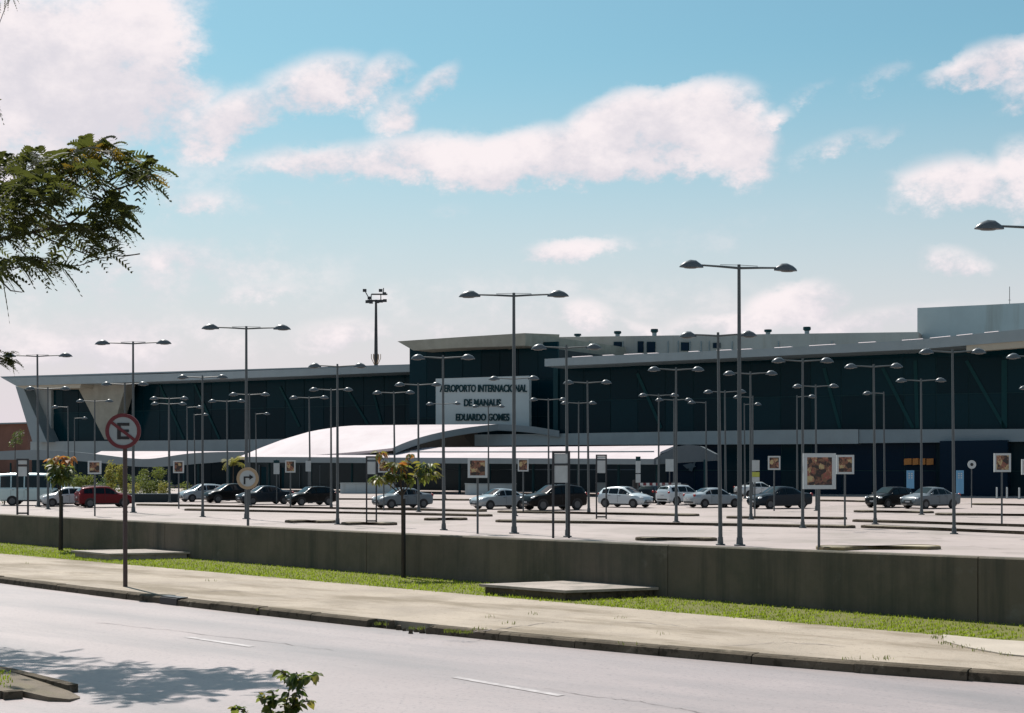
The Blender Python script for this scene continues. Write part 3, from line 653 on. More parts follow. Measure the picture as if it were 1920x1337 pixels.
# wave canopy on the left
wv = thing('wave_canopy', P(200, 890, 190), 'low grey wave-shaped walkway canopy in front of the left wing', 'canopy', world=True)
TX = [-40, 0, 60, 130, 190, 240, 275, 310, 350, 400, 458]; TY = [849, 846, 843, 846, 852.5, 859, 862, 857, 850, 847.5, 847]
HX = [15, 16, 19, 17, 15.5, 15, 15, 18, 21, 20, 14]
xs = np.linspace(-40, 458, 40); cy = np.interp(xs, TX, TY); ht = np.interp(xs, TX, HX)
for _ in range(3): cy[1:-1] = (cy[:-2] + 2 * cy[1:-1] + cy[2:]) / 4
Yw = lambda x: 196 - (x + 40) / 500 * 14
MB().slab([[P(x, y, Yw(x)) for x, y in zip(xs, cy)], [P(x, y + h, Yw(x)) for x, y, h in zip(xs, cy, ht)]], (0, .5, 0)).build('fascia', 'canopy_edge', wv)
MB().slab([[P(x, y + .3, Yw(x) + .5) for x, y in zip(xs, cy)], [P(x, min(y, 846) if x > 180 else y + .5, Yw(x) + 13) for x, y in zip(xs, cy)]], (0, 0, -.15)).build('roof_sheet', 'canopy_white', wv, 40)
for x in (20, 95, 178, 262, 345, 372, 430):
    a = P(x, 868, Yw(x) + .8); MB().tube([Vector((a.x, a.y, LOT)), Vector((a.x, a.y, a.z))], .12, 7).build('column', 'mullion', wv)
# small pieces at the right wing: orange sign and emblem
t = thing('orange_sign', PR.hit(1722, 866, .5), 'dim orange shop sign behind the ground floor glass of the terminal', 'sign', world=True)
for x0, x1 in ((1695, 1709), (1711, 1722), (1724, 1735), (1737, 1750)):
    MB().prism([PR.hit(x0, 860, .35), PR.hit(x1, 859 + rnd.random(), .35), PR.hit(x1, 871, .35), PR.hit(x0, 872, .35)], -PR.n3() * .15).build('sign_tile', 'sign_orange', t)
t = thing('wall_emblem', PR.hit(1293, 876, .4), 'faint grey bird-like emblem on the dark glass under the canopy gable', 'emblem', world=True)
for k, pix in enumerate((((1280, 872), (1296, 868), (1305, 875), (1288, 879)), ((1292, 878), (1300, 876), (1297, 884), (1291, 882)), ((1297, 870), (1304, 865), (1302, 873)))):
    MB().prism([PR.hit(x, y, .3) for x, y in pix], -PR.n3() * .1).build('emblem_piece', 'canopy_under', t)
# ------------------------------------------------------------------ flood light mast behind the terminal
b = P(705, 900, 300); k = 300 / F
t = thing('floodlight_mast', Vector((b.x, b.y, LOT)), 'tall slim floodlight mast rising behind the left roof of the terminal', 'mast')
zz = lambda y: ZC + (HZ - y) * k - LOT
MB().tube([(0, 0, 0), (0, 0, zz(680)), (0, 0, zz(562))], [.5, .38, .22], 8).build('pole', 'dark_metal', t, 40)
MB().box((.2, 0, zz(564)), (36 * k, .5, .35)).build('crossarm', 'dark_metal', t); MB().box((.6, .8, zz(551)), (30 * k, .4, .25)).build('crossarm', 'dark_metal', t)
for x, y in ((-16, 566), (-9, 567), (10, 565), (17, 564), (-21, 545), (9, 545), (-12, 559), (16, 551), (3, 566)):
    MB().box((x * k, -.3, zz(y)), (.7, .5, .55)).build('floodlight', 'dark_metal', t)
for x0, x1, y0, y1 in ((-21, -12, 545, 562), (14, 14, 540, 551), (-9, -9, 552, 566), (9, 9, 552, 566)):
    MB().tube([(x0 * k, 0, zz(y0)), (x1 * k, 0, zz(y1))], .1, 5).build('stay', 'dark_metal', t)
for a in range(6):
    c = math.cos(a * 1.05) * .9; s_ = math.sin(a * 1.05) * .9
    MB().tube([(c * .4, s_ * .4, zz(683)), (c, s_, zz(672)), (c, s_, zz(664))], .07, 5).build('cage_bar', 'sign_tan', t)
# ------------------------------------------------------------------ car park kerb islands
def kisland(x0, y0, x1, y1, w, label, top='island_top', face='kerb_concrete', h=.13):
    a, b = G(x0, y0, LOT), G(x1, y1, LOT); u = (b - a).normalized(); n = Vector((u.y, -u.x, 0)); n = -n if n.y > 0 else n
    t = thing('kerb_island', (a + b) / 2, label, 'traffic island', 'kerb islands in the car park', world=True)
    def outl(ins):
        r_ = w / 2 - ins; ce = [a + u * (w / 2) - n * (w / 2), b - u * (w / 2) - n * (w / 2)]; pts = []
        for c, s in ((ce[0], -1), (ce[1], 1)):
            for q in np.linspace(-math.pi / 2, math.pi / 2, 7): pts.append(c + u * (s * math.cos(q) * r_) + n * (math.sin(q) * r_ * -s * -1) * (1 if s > 0 else -1) * -1)
        return pts
    o = outl(0); i = outl(.14)
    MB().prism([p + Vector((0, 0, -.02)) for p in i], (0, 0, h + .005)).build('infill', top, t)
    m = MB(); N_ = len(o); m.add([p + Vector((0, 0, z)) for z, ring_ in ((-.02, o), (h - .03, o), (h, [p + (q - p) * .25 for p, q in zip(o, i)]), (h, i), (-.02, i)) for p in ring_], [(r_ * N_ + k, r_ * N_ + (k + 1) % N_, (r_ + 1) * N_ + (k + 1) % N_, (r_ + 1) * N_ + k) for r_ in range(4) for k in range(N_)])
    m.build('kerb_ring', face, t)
for args in ((250, 948, 905, 960, .9, 'long thin kerb island just in front of the left row of parked cars'),
             (340, 957.5, 915, 969, .9, 'long thin kerb island in front of another, left half of the car park'),
             (525, 980.5, 622, 981.5, 1.6, 'short kerb island at the wall behind the left part of the parapet'),
             (632, 984.5, 737, 985.5, 1.4, 'short kerb island at the foot of the left black portal sign'),
             (800, 976.5, 882, 975.5, 1.2, 'short kerb island left of the second tallest lamp post'),
             (925, 961.5, 1302, 968.5, 1.4, 'kerb island running under the black car in mid car park'),
             (922, 979.5, 1600, 991, 1.2, 'very long kerb island crossing the right half of the car park'),
             (1360, 972.5, 1588, 974.5, 1.0, 'kerb island at the foot of the yellow and white notice post'),
             (1604, 989.5, 2060, 1009, 1.2, 'kerb island at the right edge nearest the camera'),
             (1592, 978.5, 2060, 993, .9, 'thin kerb island at the right edge, second from the camera'),
             (1596, 961, 1748, 963, 1.6, 'rounded kerb island in front of the black hatchback on the right'),
             (1752, 966.5, 2030, 969.5, 1.5, 'kerb island in front of the silver car at the right'),
             (1545, 1033, 1778, 1031, 1.6, 'yellow-ended kerb island close behind the parapet wall'),
             (1190, 1014, 1345, 1015, 1.0, 'low worn kerb island behind the middle of the parapet wall'),
             (590, 937, 880, 939, 1.2, 'far kerb island behind the silver saloon in mid picture'),
             (1815, 947, 2030, 951, 1.6, 'far kerb island under the round sign at the right'),
             (1530, 940, 1625, 942, 1.4, 'far kerb island behind the large picture sign')):
    y = 'yellow' in args[5] and 'ended' in args[5]
    kisland(*args, top='island_top', face='kerb_yellow' if y else 'kerb_concrete')
# ------------------------------------------------------------------ lamp posts
def lamp_head(m, x0, sgn, z, L, Wd, H):
    st = [(0, .18, .25), (.12, .5, .55), (.32, .95, .95), (.55, 1, 1), (.78, .85, .72), (.93, .55, .38), (1, .15, .08)]
    rows = []
    for q, w, h in st:
        rows.append([(x0 + sgn * q * L, math.cos(a) * w * Wd / 2, z + math.sin(a) * h * H) for a in np.linspace(0, math.pi, 9)])
    m.grid(rows); o = len(m.v) - len(rows) * 9
    m.f.append(tuple(o + i * 9 for i in range(len(st))) + tuple(o + i * 9 + 8 for i in range(len(st) - 1, -1, -1)))
def lamp_proto(H, span, L, Wd, Hd, r0, r1, sides, stay):
    t = thing('lamp_post', (0, 0, 0), 'lamp', 'lamp post')
    MB().tube([(0, 0, 0), (0, 0, H * .5), (0, 0, H + .12)], [r0, (r0 + r1) / 2, r1], 8).build('pole', 'galvanised', t, 40)
    MB().tube([(0, 0, 0), (0, 0, .05), (0, 0, .06), (0, 0, .32)], [r0 * 2.2, r0 * 2.2, r0 * 1.35, r0 * 1.2], 8).build('base_flange', 'galvanised', t)
    for s in sides:
        xa = span / 2 - L * .92
        MB().tube([(0, 0, H - .02), (s * xa * .6, 0, H + .02), (s * (xa + .05), 0, H + .04)], [.045 * r0 / .09, .036 * r0 / .09, .032 * r0 / .09], 7).build('arm', 'galvanised', t, 40)
        if stay: MB().tube([(0, 0, H + .1), (s * xa * .5, 0, H + .085)], .012, 5).build('stay_rod', 'galvanised', t)
        m = MB(); lamp_head(m, s * (span / 2 - L), s, H - .06, L, Wd, Hd); hd = m.build('lamp_head', 'lamp_shell', t, 50)
        MB().ell((s * (span / 2 - L * .45), 0, H - .065), (L * .33, Wd * .36, .05), 10, 4).build('lens', 'lamp_glass', hd, 60)
    return t
TH, SH = 10.8, 8.2
protos = {'T': lamp_proto(TH, 5.0, .98, .42, .30, .105, .065, (-1, 1), True), 'D': lamp_proto(SH, 3.05, .68, .34, .24, .085, .05, (-1, 1), False),
          'L': lamp_proto(SH, 3.05, .68, .34, .24, .085, .05, (-1,), False), 'R': lamp_proto(SH, 3.05, .68, .34, .24, .085, .05, (1,), False)}
LAMPS = [('T', 72, 667, 'at the left edge, behind the white minibus', 0), ('T', 250, 643, 'just right of the no-parking disc', -6), ('T', 462, 615, 'behind the round turn-right sign', 4), ('T', 964, 553, 'cutting through the name board', 0), ('T', 1387, 501, 'left of the large picture sign, with tilted arms', 17), ('T', 1968, 427, 'at the right edge, only its left lamp head in view', 6),
         ('D', 380, 707, 'left of the round turn-right sign, standing in the open lot', -2), ('D', 633, 686, 'whose heads top the left wing roof edge', 0), ('D', 832, 670, 'at the left edge of the name board, standing out front', 2), ('D', 1064, 651, 'behind the large black portal sign', 0), ('D', 1351, 628, 'closest to the tallest tilted-arm lamp, heads level with the plant wall', 0),
         ('D', 1505, 676, 'at the left side of the large picture sign', 0), ('D', 1789, 659, 'in front of the silver car at the right', 3), ('D', 1950, 668, 'leaving the frame at the right edge, near one', 0),
         ('D', 90, 728.5, 'in front of the slanted end wall of the terminal', 2), ('D', 235, 720, 'directly behind the no-parking disc', -3), ('D', 178, 752, 'crossing the wedge column', 4), ('D', 318, 747, 'higher of two overlapping lamps right of the no-parking disc', 0), ('D', 316.5, 757, 'lower of two overlapping lamps right of the no-parking disc', 2),
         ('D', 468, 739.5, 'hidden behind the tall lamp at the turn-right sign', 0), ('D', 427, 752, 'above the yellow palm beside the turn-right sign', 3), ('D', 621, 730.5, 'just left of the lamp that tops the left roof', 0), ('D', 582, 745.5, 'above the left slope of the white vault', 2), ('D', 741, 736, 'right of the vault crest, above the sapling', 0), ('D', 785, 721, 'whose right head touches the name board corner', 0),
         ('D', 834, 757, 'low one at the lower left corner of the name board', 0), ('D', 966, 709.5, 'right behind the tall lamp at the name board', -3), ('D', 916, 762, 'low one below the middle of the name board', 0),
         ('D', 1104, 717, 'above the booth right of the black portal sign', 0), ('D', 1029, 749, 'low one at the lower right corner of the name board', 0), ('D', 1085, 755.5, 'low one right of the black portal sign', 0), ('D', 1268, 692.5, 'in front of the white pickup and the canopy gable', 2), ('D', 1235, 741, 'left of the canopy gable', 0), ('D', 1264, 749.5, 'low one behind the lamp at the canopy gable', 0), ('D', 1361, 734.5, 'just right of the canopy gable', 0), ('D', 1408, 700, 'beside the yellow and white notice', 0),
         ('D', 1531, 724, 'rising behind the large picture sign', 0), ('D', 1641, 686.5, 'in front of the black hatchback at the right', 0), ('D', 1728, 713, 'rising behind the silver car at the right', -3), ('D', 1955, 727, 'leaving the frame at the right edge, far one', 0),
         ('L', 129, 763, 'single arm to the left, at the left glass', 0), ('R', 140, 784, 'single arm to the right, at the left glass', 0), ('R', 352, 763.5, 'single arm to the right, higher of two beside the shrubs', 0), ('R', 366, 777.5, 'single arm to the right, lower of two beside the shrubs', 0), ('R', 481, 776, 'single arm to the right, left end of the vault', 0),
         ('L', 1325, 754.5, 'single left arm, at the canopy gable corner', 0), ('L', 1411, 744.5, 'single arm to the left, behind the yellow and white notice', 0), ('R', 1397, 758, 'single arm to the right, beside the tallest lamp', 0), ('R', 1495, 743.5, 'single arm to the right, left of the large picture sign', 0), ('L', 1659, 737, 'single arm to the left, above the black hatchback', 0)]
KN = {'T': 'tall grey twin-headed lamp post', 'D': 'shorter twin-headed lamp post', 'L': 'short one-headed lamp post', 'R': 'short one-headed lamp post'}
KG = {'T': 'tall car park lamps', 'D': 'shorter twin car park lamps', 'L': 'one-armed car park lamps', 'R': 'one-armed car park lamps'}
used = set()
for kd, x, y, ph, yaw in LAMPS:
    H = TH if kd == 'T' else SH
    Y = (H + .02 + LOT - ZC) * F / (HZ - y)
    o = protos[kd] if kd not in used else copy_tree(protos[kd]); used.add(kd)
    o.location = ((x - 960) / F * Y, Y, LOT); o.rotation_euler = (R(rnd.uniform(-.3, .3)), R(rnd.uniform(-.8, .1)), R(yaw + rnd.uniform(-2, 2)))
    tag(o, '%s %s' % (KN[kd], ph), 'lamp post', KG[kd])
# ------------------------------------------------------------------ signs
def disc(m, c, r, y0, y1, n=40):
    m.prism([(c[0] + r * math.cos(2 * math.pi * i / n), y0, c[2] + r * math.sin(2 * math.pi * i / n)) for i in range(n)], (0, y1 - y0, 0)); return m
def ringm(m, c, r0, r1, y0, y1, n=40):
    rows = [[(c[0] + rr * math.cos(2 * math.pi * i / n), yy, c[2] + rr * math.sin(2 * math.pi * i / n)) for i in range(n)] for rr, yy in ((r0, y0), (r1, y0), (r1, y1), (r0, y1), (r0, y0))]
    return m.grid(rows, True)
b = G(235, 1100, 0); s = b.y / F
t = thing('no_parking_sign', b, 'round no-parking sign with a black E and red slash on a brown pole', 'sign')
MB().tube([(0, 0, -.1), (-.005, 0, (1100 - 790) * s)], .033, 10).build('pole', 'rust_pole', t, 40)
cz = (1100 - 808.5) * s; rr = 33 * s; cx = -2.5 * s
disc(MB(), (cx, 0, cz), rr, -.052, -.036).build('disc', 'sign_white', t)
ringm(MB(), (cx, 0, cz), rr * .80, rr * 1.005, -.060, -.034).build('ring', 'sign_red', t)
m = MB(); u = 1 / 40.
for x0, x1, z0, z1 in ((-.33, -.13, -.47, .47), (-.12, .36, .30, .47), (-.12, .33, -.07, .09), (-.12, .36, -.47, -.30)):
    m.box((cx + (x0 + x1) / 2 * rr, -.056, cz + (z0 + z1) / 2 * rr), ((x1 - x0) * rr, .006, (z1 - z0) * rr))
m.build('letter', 'sign_black', t)
m = MB(); d = Vector((.79, 0, -.61)) ; nn = Vector((.61, 0, .79)) * rr * .085; c = Vector((cx, -.062, cz))
m.prism([c - d * rr * .85 - nn, c + d * rr * .85 - nn, c + d * rr * .85 + nn, c - d * rr * .85 + nn], (0, .002, 0)); m.build('slash', 'sign_red', t)
# turn-right sign
Y = 40.0; k = Y / F; b = P(465, 897, Y)
t = thing('turn_right_sign', Vector((b.x, Y, LOT)), 'round tan-ringed turn right sign with a black bent arrow', 'sign')
zc = b.z - LOT; r_ = 20.5 * k
MB().tube([(0, 0, 0), (0, 0, zc + .1)], .035, 8).build('pole', 'galvanised', t)
disc(MB(), (0, 0, zc), r_, -.055, -.04).build('disc', 'panel_grey', t); ringm(MB(), (0, 0, zc), r_ * .74, r_ * 1.01, -.063, -.038).build('ring', 'sign_tan', t)
m = MB(); m.box((-.28 * r_, -.06, zc - .18 * r_), (.16 * r_, .006, .72 * r_)).box((-.02 * r_, -.06, zc + .11 * r_), (.36 * r_, .006, .15 * r_))
m.prism([(.16 * r_, -.063, zc - .14 * r_), (.54 * r_, -.063, zc + .11 * r_), (.16 * r_, -.063, zc + .37 * r_)], (0, .006, 0)); m.build('arrow', 'sign_black', t)
# picture signs
def picture(x0, x1, y0, y1, base, label, k, yaw=0, frame=.12):
    b = G((x0 + x1) / 2, base, LOT); s = b.y / F; w = (x1 - x0) * s; h = (y1 - y0) * s; zb = ZC + (HZ - y1) * s - LOT
    t = thing('picture_sign', b, label, 'sign', 'framed picture signs', rz=R(yaw))
    MB().tube([(0, .04, 0), (0, .04, zb + h * .4)], .05, 8).build('pole', 'galvanised', t)
    fw = w * frame; m = MB()
    for cx, cz, sx, sz in ((0, h - fw / 2, w, fw), (0, fw / 2, w, fw), (-w / 2 + fw / 2, h / 2, fw, h - 2 * fw - .004), (w / 2 - fw / 2, h / 2, fw, h - 2 * fw - .004)):
        m.box((cx, -.02, zb + cz), (sx, .10, sz))
    m.build('frame', 'frame_white', t)
    MB().box((0, 0, 0), (w - 2 * fw, .05, h - 2 * fw)).build('picture', 'poster_%d' % (k % 4), t).location = (0, -.01, zb + h / 2)
for i, a in enumerate(((1505, 1567, 850, 917, 1031, 'largest white-framed picture sign, in front of the right wing', 3), (1568, 1601, 853, 889, 990, 'picture sign peeking out right beside the largest one', 0), (1440, 1463, 855, 881, 958, 'small dark picture sign between the notice post and the largest picture sign', -8), (1863, 1895, 850, 885, 984, 'white-framed picture sign near the right edge', 4), (1915, 1945, 861, 890, 975, 'white-framed picture sign cut by the right edge', 0),
                       (877, 914, 859, 896, 1001, 'red-brown picture sign left of the tall lamp at the name board', 0), (971, 991, 860, 884, 962, 'small picture sign right of the tall lamp at the name board', -5), (535, 554, 863, 886, 952, 'small picture sign left of the lamps under the vault', 0), (325, 345, 864, 887, 954, 'small dark picture sign above the shrubs, right one', 0), (165, 190, 864, 889, 968, 'picture sign above the shrubs next to the rust-topped sapling', 0), (709, 730, 864, 886, 957, 'picture sign half hidden behind the sapling leaves', 0))):
    picture(*a[:6], i, a[6])
# black portal signs
def portal(x0, x1, ytop, base, py0, py1, label, parts=2):
    xc = (x0 + x1) / 2; b = G(xc, base, LOT); s = b.y / F; w = (x1 - x0) * s; H = ZC + (HZ - ytop) * s - LOT
    t = thing('portal_sign', b, label, 'sign', 'black portal signs'); th = max(.05, w * .13)
    for sx in (-1, 1): MB().box((sx * (w - th) / 2, 0, H / 2), (th, th, H)).build('post', 'dark_metal', t)
    zz_ = lambda y: ZC + (HZ - y) * s - LOT
    MB().box((0, 0, H + th / 2), (w, th * 1.02, th)).build('top_bar', 'dark_metal', t)
    MB().box((0, 0, zz_(py0 - 2)), (w - 2 * th - .004, th * .8, th * .8)).build('crossbar', 'dark_metal', t)
    MB().box((0, .0, (H + zz_(py0 - 4)) / 2), (w - 2 * th - .004, .03, H - zz_(py0 - 4) - .02)).build('header_panel', 'panel_grey', t)
    MB().box((0, 0, (zz_(py0) + zz_(py1)) / 2), (w - 2 * th - .004, .04, zz_(py0) - zz_(py1))).build('panel', 'panel_grey', t)
    if base < 1000: MB().box((0, 0, .12), (w - 2 * th - .004, th * .8, th)).build('foot_bar', 'dark_metal', t)
portal(1035, 1069, 850, 1009, 873, 905, 'largest black portal sign with a pale panel, in front of the black car')
portal(1117, 1138, 855, 973, 864, 887, 'black portal sign left of the white hatchback')
portal(686, 707, 858, 981, 866, 889, 'black portal sign left of the sapling')
portal(31, 54, 863, 966, 875, 893, 'black portal sign in front of the white minibus')
# small notices
def notice(x0, x1, y0, y1, base, label, panels, pole='galvanised', name='notice_post'):
    xc = (x0 + x1) / 2; b = G(xc, base, LOT); s = b.y / F; zz_ = lambda y: ZC + (HZ - y) * s - LOT
    t = thing(name, b, label, 'sign', 'small notices in the car park')
    MB().tube([(0, .05, 0), (0, .05, zz_(y0))], .045, 7).build('pole', pole, t)
    for a, c, m in panels: MB().box((0, 0, (zz_(a) + zz_(c)) / 2), ((x1 - x0) * s, .04, (zz_(a) - zz_(c)))).build('panel', m, t)
notice(1192, 1201, 856, 905, 946, 'narrow notice with stacked pale panels behind the white hatchback', ((856, 864, 'mullion'), (864.5, 887, 'panel_grey'), (889, 905, 'panel_grey')))
notice(1248, 1263, 860, 885, 944, 'pale notice panel hanging over the white pickup', ((861, 884, 'panel_grey'),))
notice(1407, 1424, 862, 904, 968, 'yellow and white notice post beside the tallest lamp', ((863, 883, 'panel_grey'), (885, 894, 'sign_yellow'), (894.5, 904, 'panel_grey')))
notice(513, 524, 862, 890, 946, 'narrow pale notice above the dark grey saloon', ((863, 868, 'mullion'), (868.5, 889, 'panel_grey')))
notice(573, 583, 862, 884, 944, 'narrow pale notice above the black hatchback on the left', ((864, 884, 'panel_grey'),))
for x0, x1, y0, y1, lab in ((1700, 1714, 882, 916, 'blue banner with a white building symbol behind the black hatchback'), (1793, 1807, 882, 926, 'blue banner with a white building symbol at the right end of the silver car')):
    notice(x0, x1, y0, y1, 943, lab, ((y0, y1, 'sign_blue'),), name='blue_banner')
    o = [q for q in COL.objects if q.get('label') == lab][0]; s = o.location.y / F
    for i in range(3):
        for j in range(2): MB().box(((-2.4 + j * 4.8) * s, -.03, ZC + (HZ - (y0 + 6 + i * 4)) * s - LOT), (2.6 * s, .02, 2.2 * s)).build('symbol', 'frame_white', o)
b = G(1822, 952, LOT); s = b.y / F; t = thing('round_sign', b, 'small round pale sign on a thin post near the right edge', 'sign')
MB().tube([(0, .04, 0), (0, .04, ZC + (HZ - 866) * s - LOT)], .035, 7).build('pole', 'galvanised', t); disc(MB(), (0, 0, ZC + (HZ - 871) * s - LOT), 8 * s, -.03, 0, 24).build('disc', 'frame_white', t)
disc(MB(), (0, 0, ZC + (HZ - 871) * s - LOT), 3 * s, -.045, -.031, 16).build('symbol', 'sign_black', t)
# bollards
for x, y, lab in ((1869, 935, 'leftmost white bollard at the terminal front on the right'), (1888, 935, 'middle white bollard at the terminal front on the right'), (1911, 936, 'rightmost white bollard at the terminal front on the right')):
    b = G(x, y, LOT); t = thing('bollard', b, lab, 'bollard', 'white bollards'); MB().tube([(0, 0, 0), (0, 0, .95), (0, 0, 1.0)], [.08, .08, .05], 8).build('post', 'frame_white', t); MB().tube([(0, 0, 0), (0, 0, .05)], .14, 8).build('base', 'galvanised', t)
# striped boom barrier
b = G(1200, 944, LOT); s = b.y / F
t = thing('boom_barrier', b, 'red and white striped boom barrier above the parked cars', 'barrier')
MB().box((-9 * s, 0, .9), (.35, .3, 1.8)).build('housing', 'trim_black', t); zb = ZC + (HZ - 908) * s - LOT
for i in range(14): MB().box((-6 * s + i * 5.9 * s + 2.9 * s, -.02, zb), (5.85 * s, .08, 5.5 * s * .9)).build('stripe', 'sign_red' if i % 2 == 0 else 'frame_white', t)
MB().tube([(76 * s, 0, 0), (76 * s, 0, zb)], .05, 6).build('rest_post', 'galvanised', t)
# ------------------------------------------------------------------ cars
SHAPES = {
 'sedan': ([(-2.15, .40, .82, .86, .68, .60), (-2.08, .28, .95, 1.00, .80, .68), (-1.65, .22, .99, 1.06, .85, .70), (-1.30, .20, .99, 1.12, .86, .66), (-.72, .18, .97, 1.41, .87, .58), (-.15, .18, .95, 1.46, .87, .58), (.32, .18, .94, 1.44, .87, .58), (1.02, .18, .92, 1.02, .87, .70), (1.60, .20, .87, .93, .86, .70), (2.0, .24, .74, .80, .80, .62), (2.15, .36, .60, .63, .66, .50)], (-1.27, 1.33), .31, (-1.24, -.76), (.36, .98), [(-1.18, -.72), (-.66, -.02), (.05, .86)]),
 'hatch': ([(-1.90, .40, .88, .94, .74, .62), (-1.86, .28, .98, 1.12, .81, .62), (-1.55, .22, 1.0, 1.40, .85, .58), (-1.0, .20, .99, 1.48, .86, .58), (-.3, .18, .97, 1.51, .86, .59), (.25, .18, .95, 1.47, .86, .58), (1.0, .18, .93, 1.04, .86, .70), (1.5, .20, .88, .95, .85, .70), (1.82, .24, .75, .82, .79, .62), (1.95, .36, .60, .63, .66, .50)], (-1.2, 1.22), .31, (-1.84, -1.58), (.29, .96), [(-1.5, -.98), (-.92, -.14), (-.06, .84)]),
 'suv': ([(-2.15, .46, .98, 1.06, .76, .64), (-2.10, .32, 1.08, 1.26, .86, .66), (-1.85, .28, 1.10, 1.55, .89, .62), (-1.2, .26, 1.09, 1.64, .90, .62), (-.4, .24, 1.07, 1.67, .90, .63), (.25, .24, 1.05, 1.63, .90, .62), (.98, .24, 1.03, 1.14, .90, .74), (1.6, .26, .99, 1.06, .89, .74), (2.02, .30, .86, .93, .83, .66), (2.15, .42, .68, .72, .70, .54)], (-1.3, 1.35), .36, (-2.07, -1.88), (.29, .94), [(-1.75, -1.1), (-1.02, -.18), (-.1, .84)]),
 'van': ([(-2.60, .45, 1.25, 2.10, .88, .78), (-2.55, .34, 1.28, 2.34, .93, .78), (-1.6, .32, 1.28, 2.40, .95, .78), (0, .30, 1.28, 2.40, .95, .78), (1.25, .30, 1.27, 2.36, .95, .76), (1.55, .30, 1.25, 2.16, .95, .76), (2.1, .30, 1.2, 1.36, .94, .78), (2.5, .34, 1.0, 1.10, .90, .70), (2.65, .46, .74, .80, .78, .58)], (-1.55, 1.75), .34, (-2.58, -2.56), (1.60, 2.06), [(-2.4, -1.7), (-1.6, -.75), (-.65, .25), (.35, 1.15), (1.25, 1.85)])}
def make_car(kind, pt, label, cat, loc, rz, sc):
    st, wheels, wr, rw_, ws_, sw = SHAPES[kind]; X = [q[0] for q in st]
    f = lambda x, i: float(np.interp(x, X, [q[i] for q in st]))
    t = thing('minibus' if kind == 'van' else 'parked_car', loc, label, cat, 'vehicles in the car park', rz=rz); t.scale = (sc, sc, sc)
    def section(x):
        zb, zs, zt, w, wt_ = (f(x, i) for i in range(1, 6)); zm = zb + (zs - zb) * .55
        h = [(0, zb), (w * .86, zb), (w * .975, zb + .10), (w, zm), (w * .985, zs - .03), (w * .955, zs), (wt_ + (w - wt_) * .12, zt - .075 - .03 * (zt - zs)), (wt_ * .9, zt - .02), (wt_ * .5, zt + .004), (0, zt + .01)]
        return [(x, -y, z) for y, z in h] + [(x, y, z) for y, z in h[-2:0:-1]]
    xs_ = sorted(set(X + [x + d for x in wheels for d in (-.4, .4)] + [(a + b) / 2 for a, b in zip(X, X[1:])]))
    m = MB(); m.grid([section(x) for x in xs_], True); n = 18
    m.f.append(tuple(range(n - 1, -1, -1))); o = len(m.v) - n; m.f.append(tuple(o + i for i in range(n)))
    m.build('body', pt, t, 38)
    def side(x, v, sg):
        zs, zt, w, wt_ = f(x, 2), f(x, 3), f(x, 4), f(x, 5); a = (w * .955, zs); b_ = (wt_ + (w - wt_) * .12, zt - .075 - .03 * (zt - zs))
        return (x, sg * (a[0] + (b_[0] - a[0]) * v + .012), a[1] + (b_[1] - a[1]) * v + .004)
    for sg in (-1, 1):
        for a, b_ in sw:
            q = np.linspace(a, b_, 5); MB().grid([[side(x, v, sg) for x in q] for v in (.05, .9)]).build('side_window', 'car_glass', t)
    def topp(x, s_): return (x, s_ * f(x, 5) * .93, f(x, 3) + .02 - .03 * s_ * s_)
    for nm, (a, b_) in (('rear_window', rw_), ('windscreen', ws_)):
        if kind == 'van' and nm == 'rear_window':
            MB().box((-2.60, 0, 1.75), (.03, 1.3, .6)).build('rear_window', 'car_glass', t); continue
        MB().grid([[topp(x, s_) for s_ in np.linspace(-.92, .92, 6)] for x in np.linspace(a, b_, 4)]).build(nm, 'car_glass', t, 60)
    xf, xr = X[-1], X[0]
    for sg in (-1, 1):
        for wx in wheels:
            yy = f(wx, 4)
            mw = MB(); mw.prism([(wx + (wr + .055) * math.cos(a), sg * (yy - .08), wr + (wr + .055) * math.sin(a)) for a in np.linspace(-.35, math.pi + .35, 16)], (0, sg * .086, 0)); mw.build('wheel_arch', 'trim_black', t)
            mt = MB(); mt.prism([(wx + wr * math.cos(a), sg * (yy - .17), wr + wr * math.sin(a)) for a in np.linspace(0, 2 * math.pi, 20, endpoint=False)], (0, sg * .185, 0)); tw = mt.build('wheel', 'tyre', t)
            mr = MB(); mr.prism([(wx + wr * .64 * math.cos(a), sg * (yy + .012), wr + wr * .64 * math.sin(a)) for a in np.linspace(0, 2 * math.pi, 14, endpoint=False)], (0, sg * .014, 0)); mr.build('rim', 'rim', tw)
        zs = f(xf - .18, 2); MB().ell((xf - .20, sg * f(xf - .2, 4) * .80, zs - .04), (.22, .16, .075), 10, 6).build('headlight', 'headlight', t, 60)
        zr = f(xr + .1, 2); MB().ell((xr + .08, sg * f(xr + .08, 4) * .86, zr - .04), (.10, .13, .12 if kind != 'van' else .22), 10, 6).build('taillight', 'taillight', t, 60)
        xm = ws_[1] - .14; MB().ell((xm, sg * (f(xm, 4) + .07), f(xm, 2) + .07), (.07, .10, .07), 8, 5).build('mirror', pt, t, 60)
        for a, b_ in sw[1:3]: MB().box((a + .12, sg * (f(a, 4) + .004), f(a, 2) - .12), (.16, .02, .025)).build('door_handle', 'trim_black', t)
        q = f(0, 1); MB().box(((wheels[0] + wheels[1]) / 2, sg * (f(0, 4) * .955), q + .06), (wheels[1] - wheels[0] - wr * 2 - .16, .06, .10)).build('sill', 'trim_black', t)
        for a, b_ in zip(sw, sw[1:]): MB().box(((a[1] + b_[0]) / 2, sg * (f(a[1], 4) + .001), (f(a[1], 1) + f(a[1], 2)) / 2 + .08), (.014, .004, .55)).build('door_gap', 'trim_black', t)
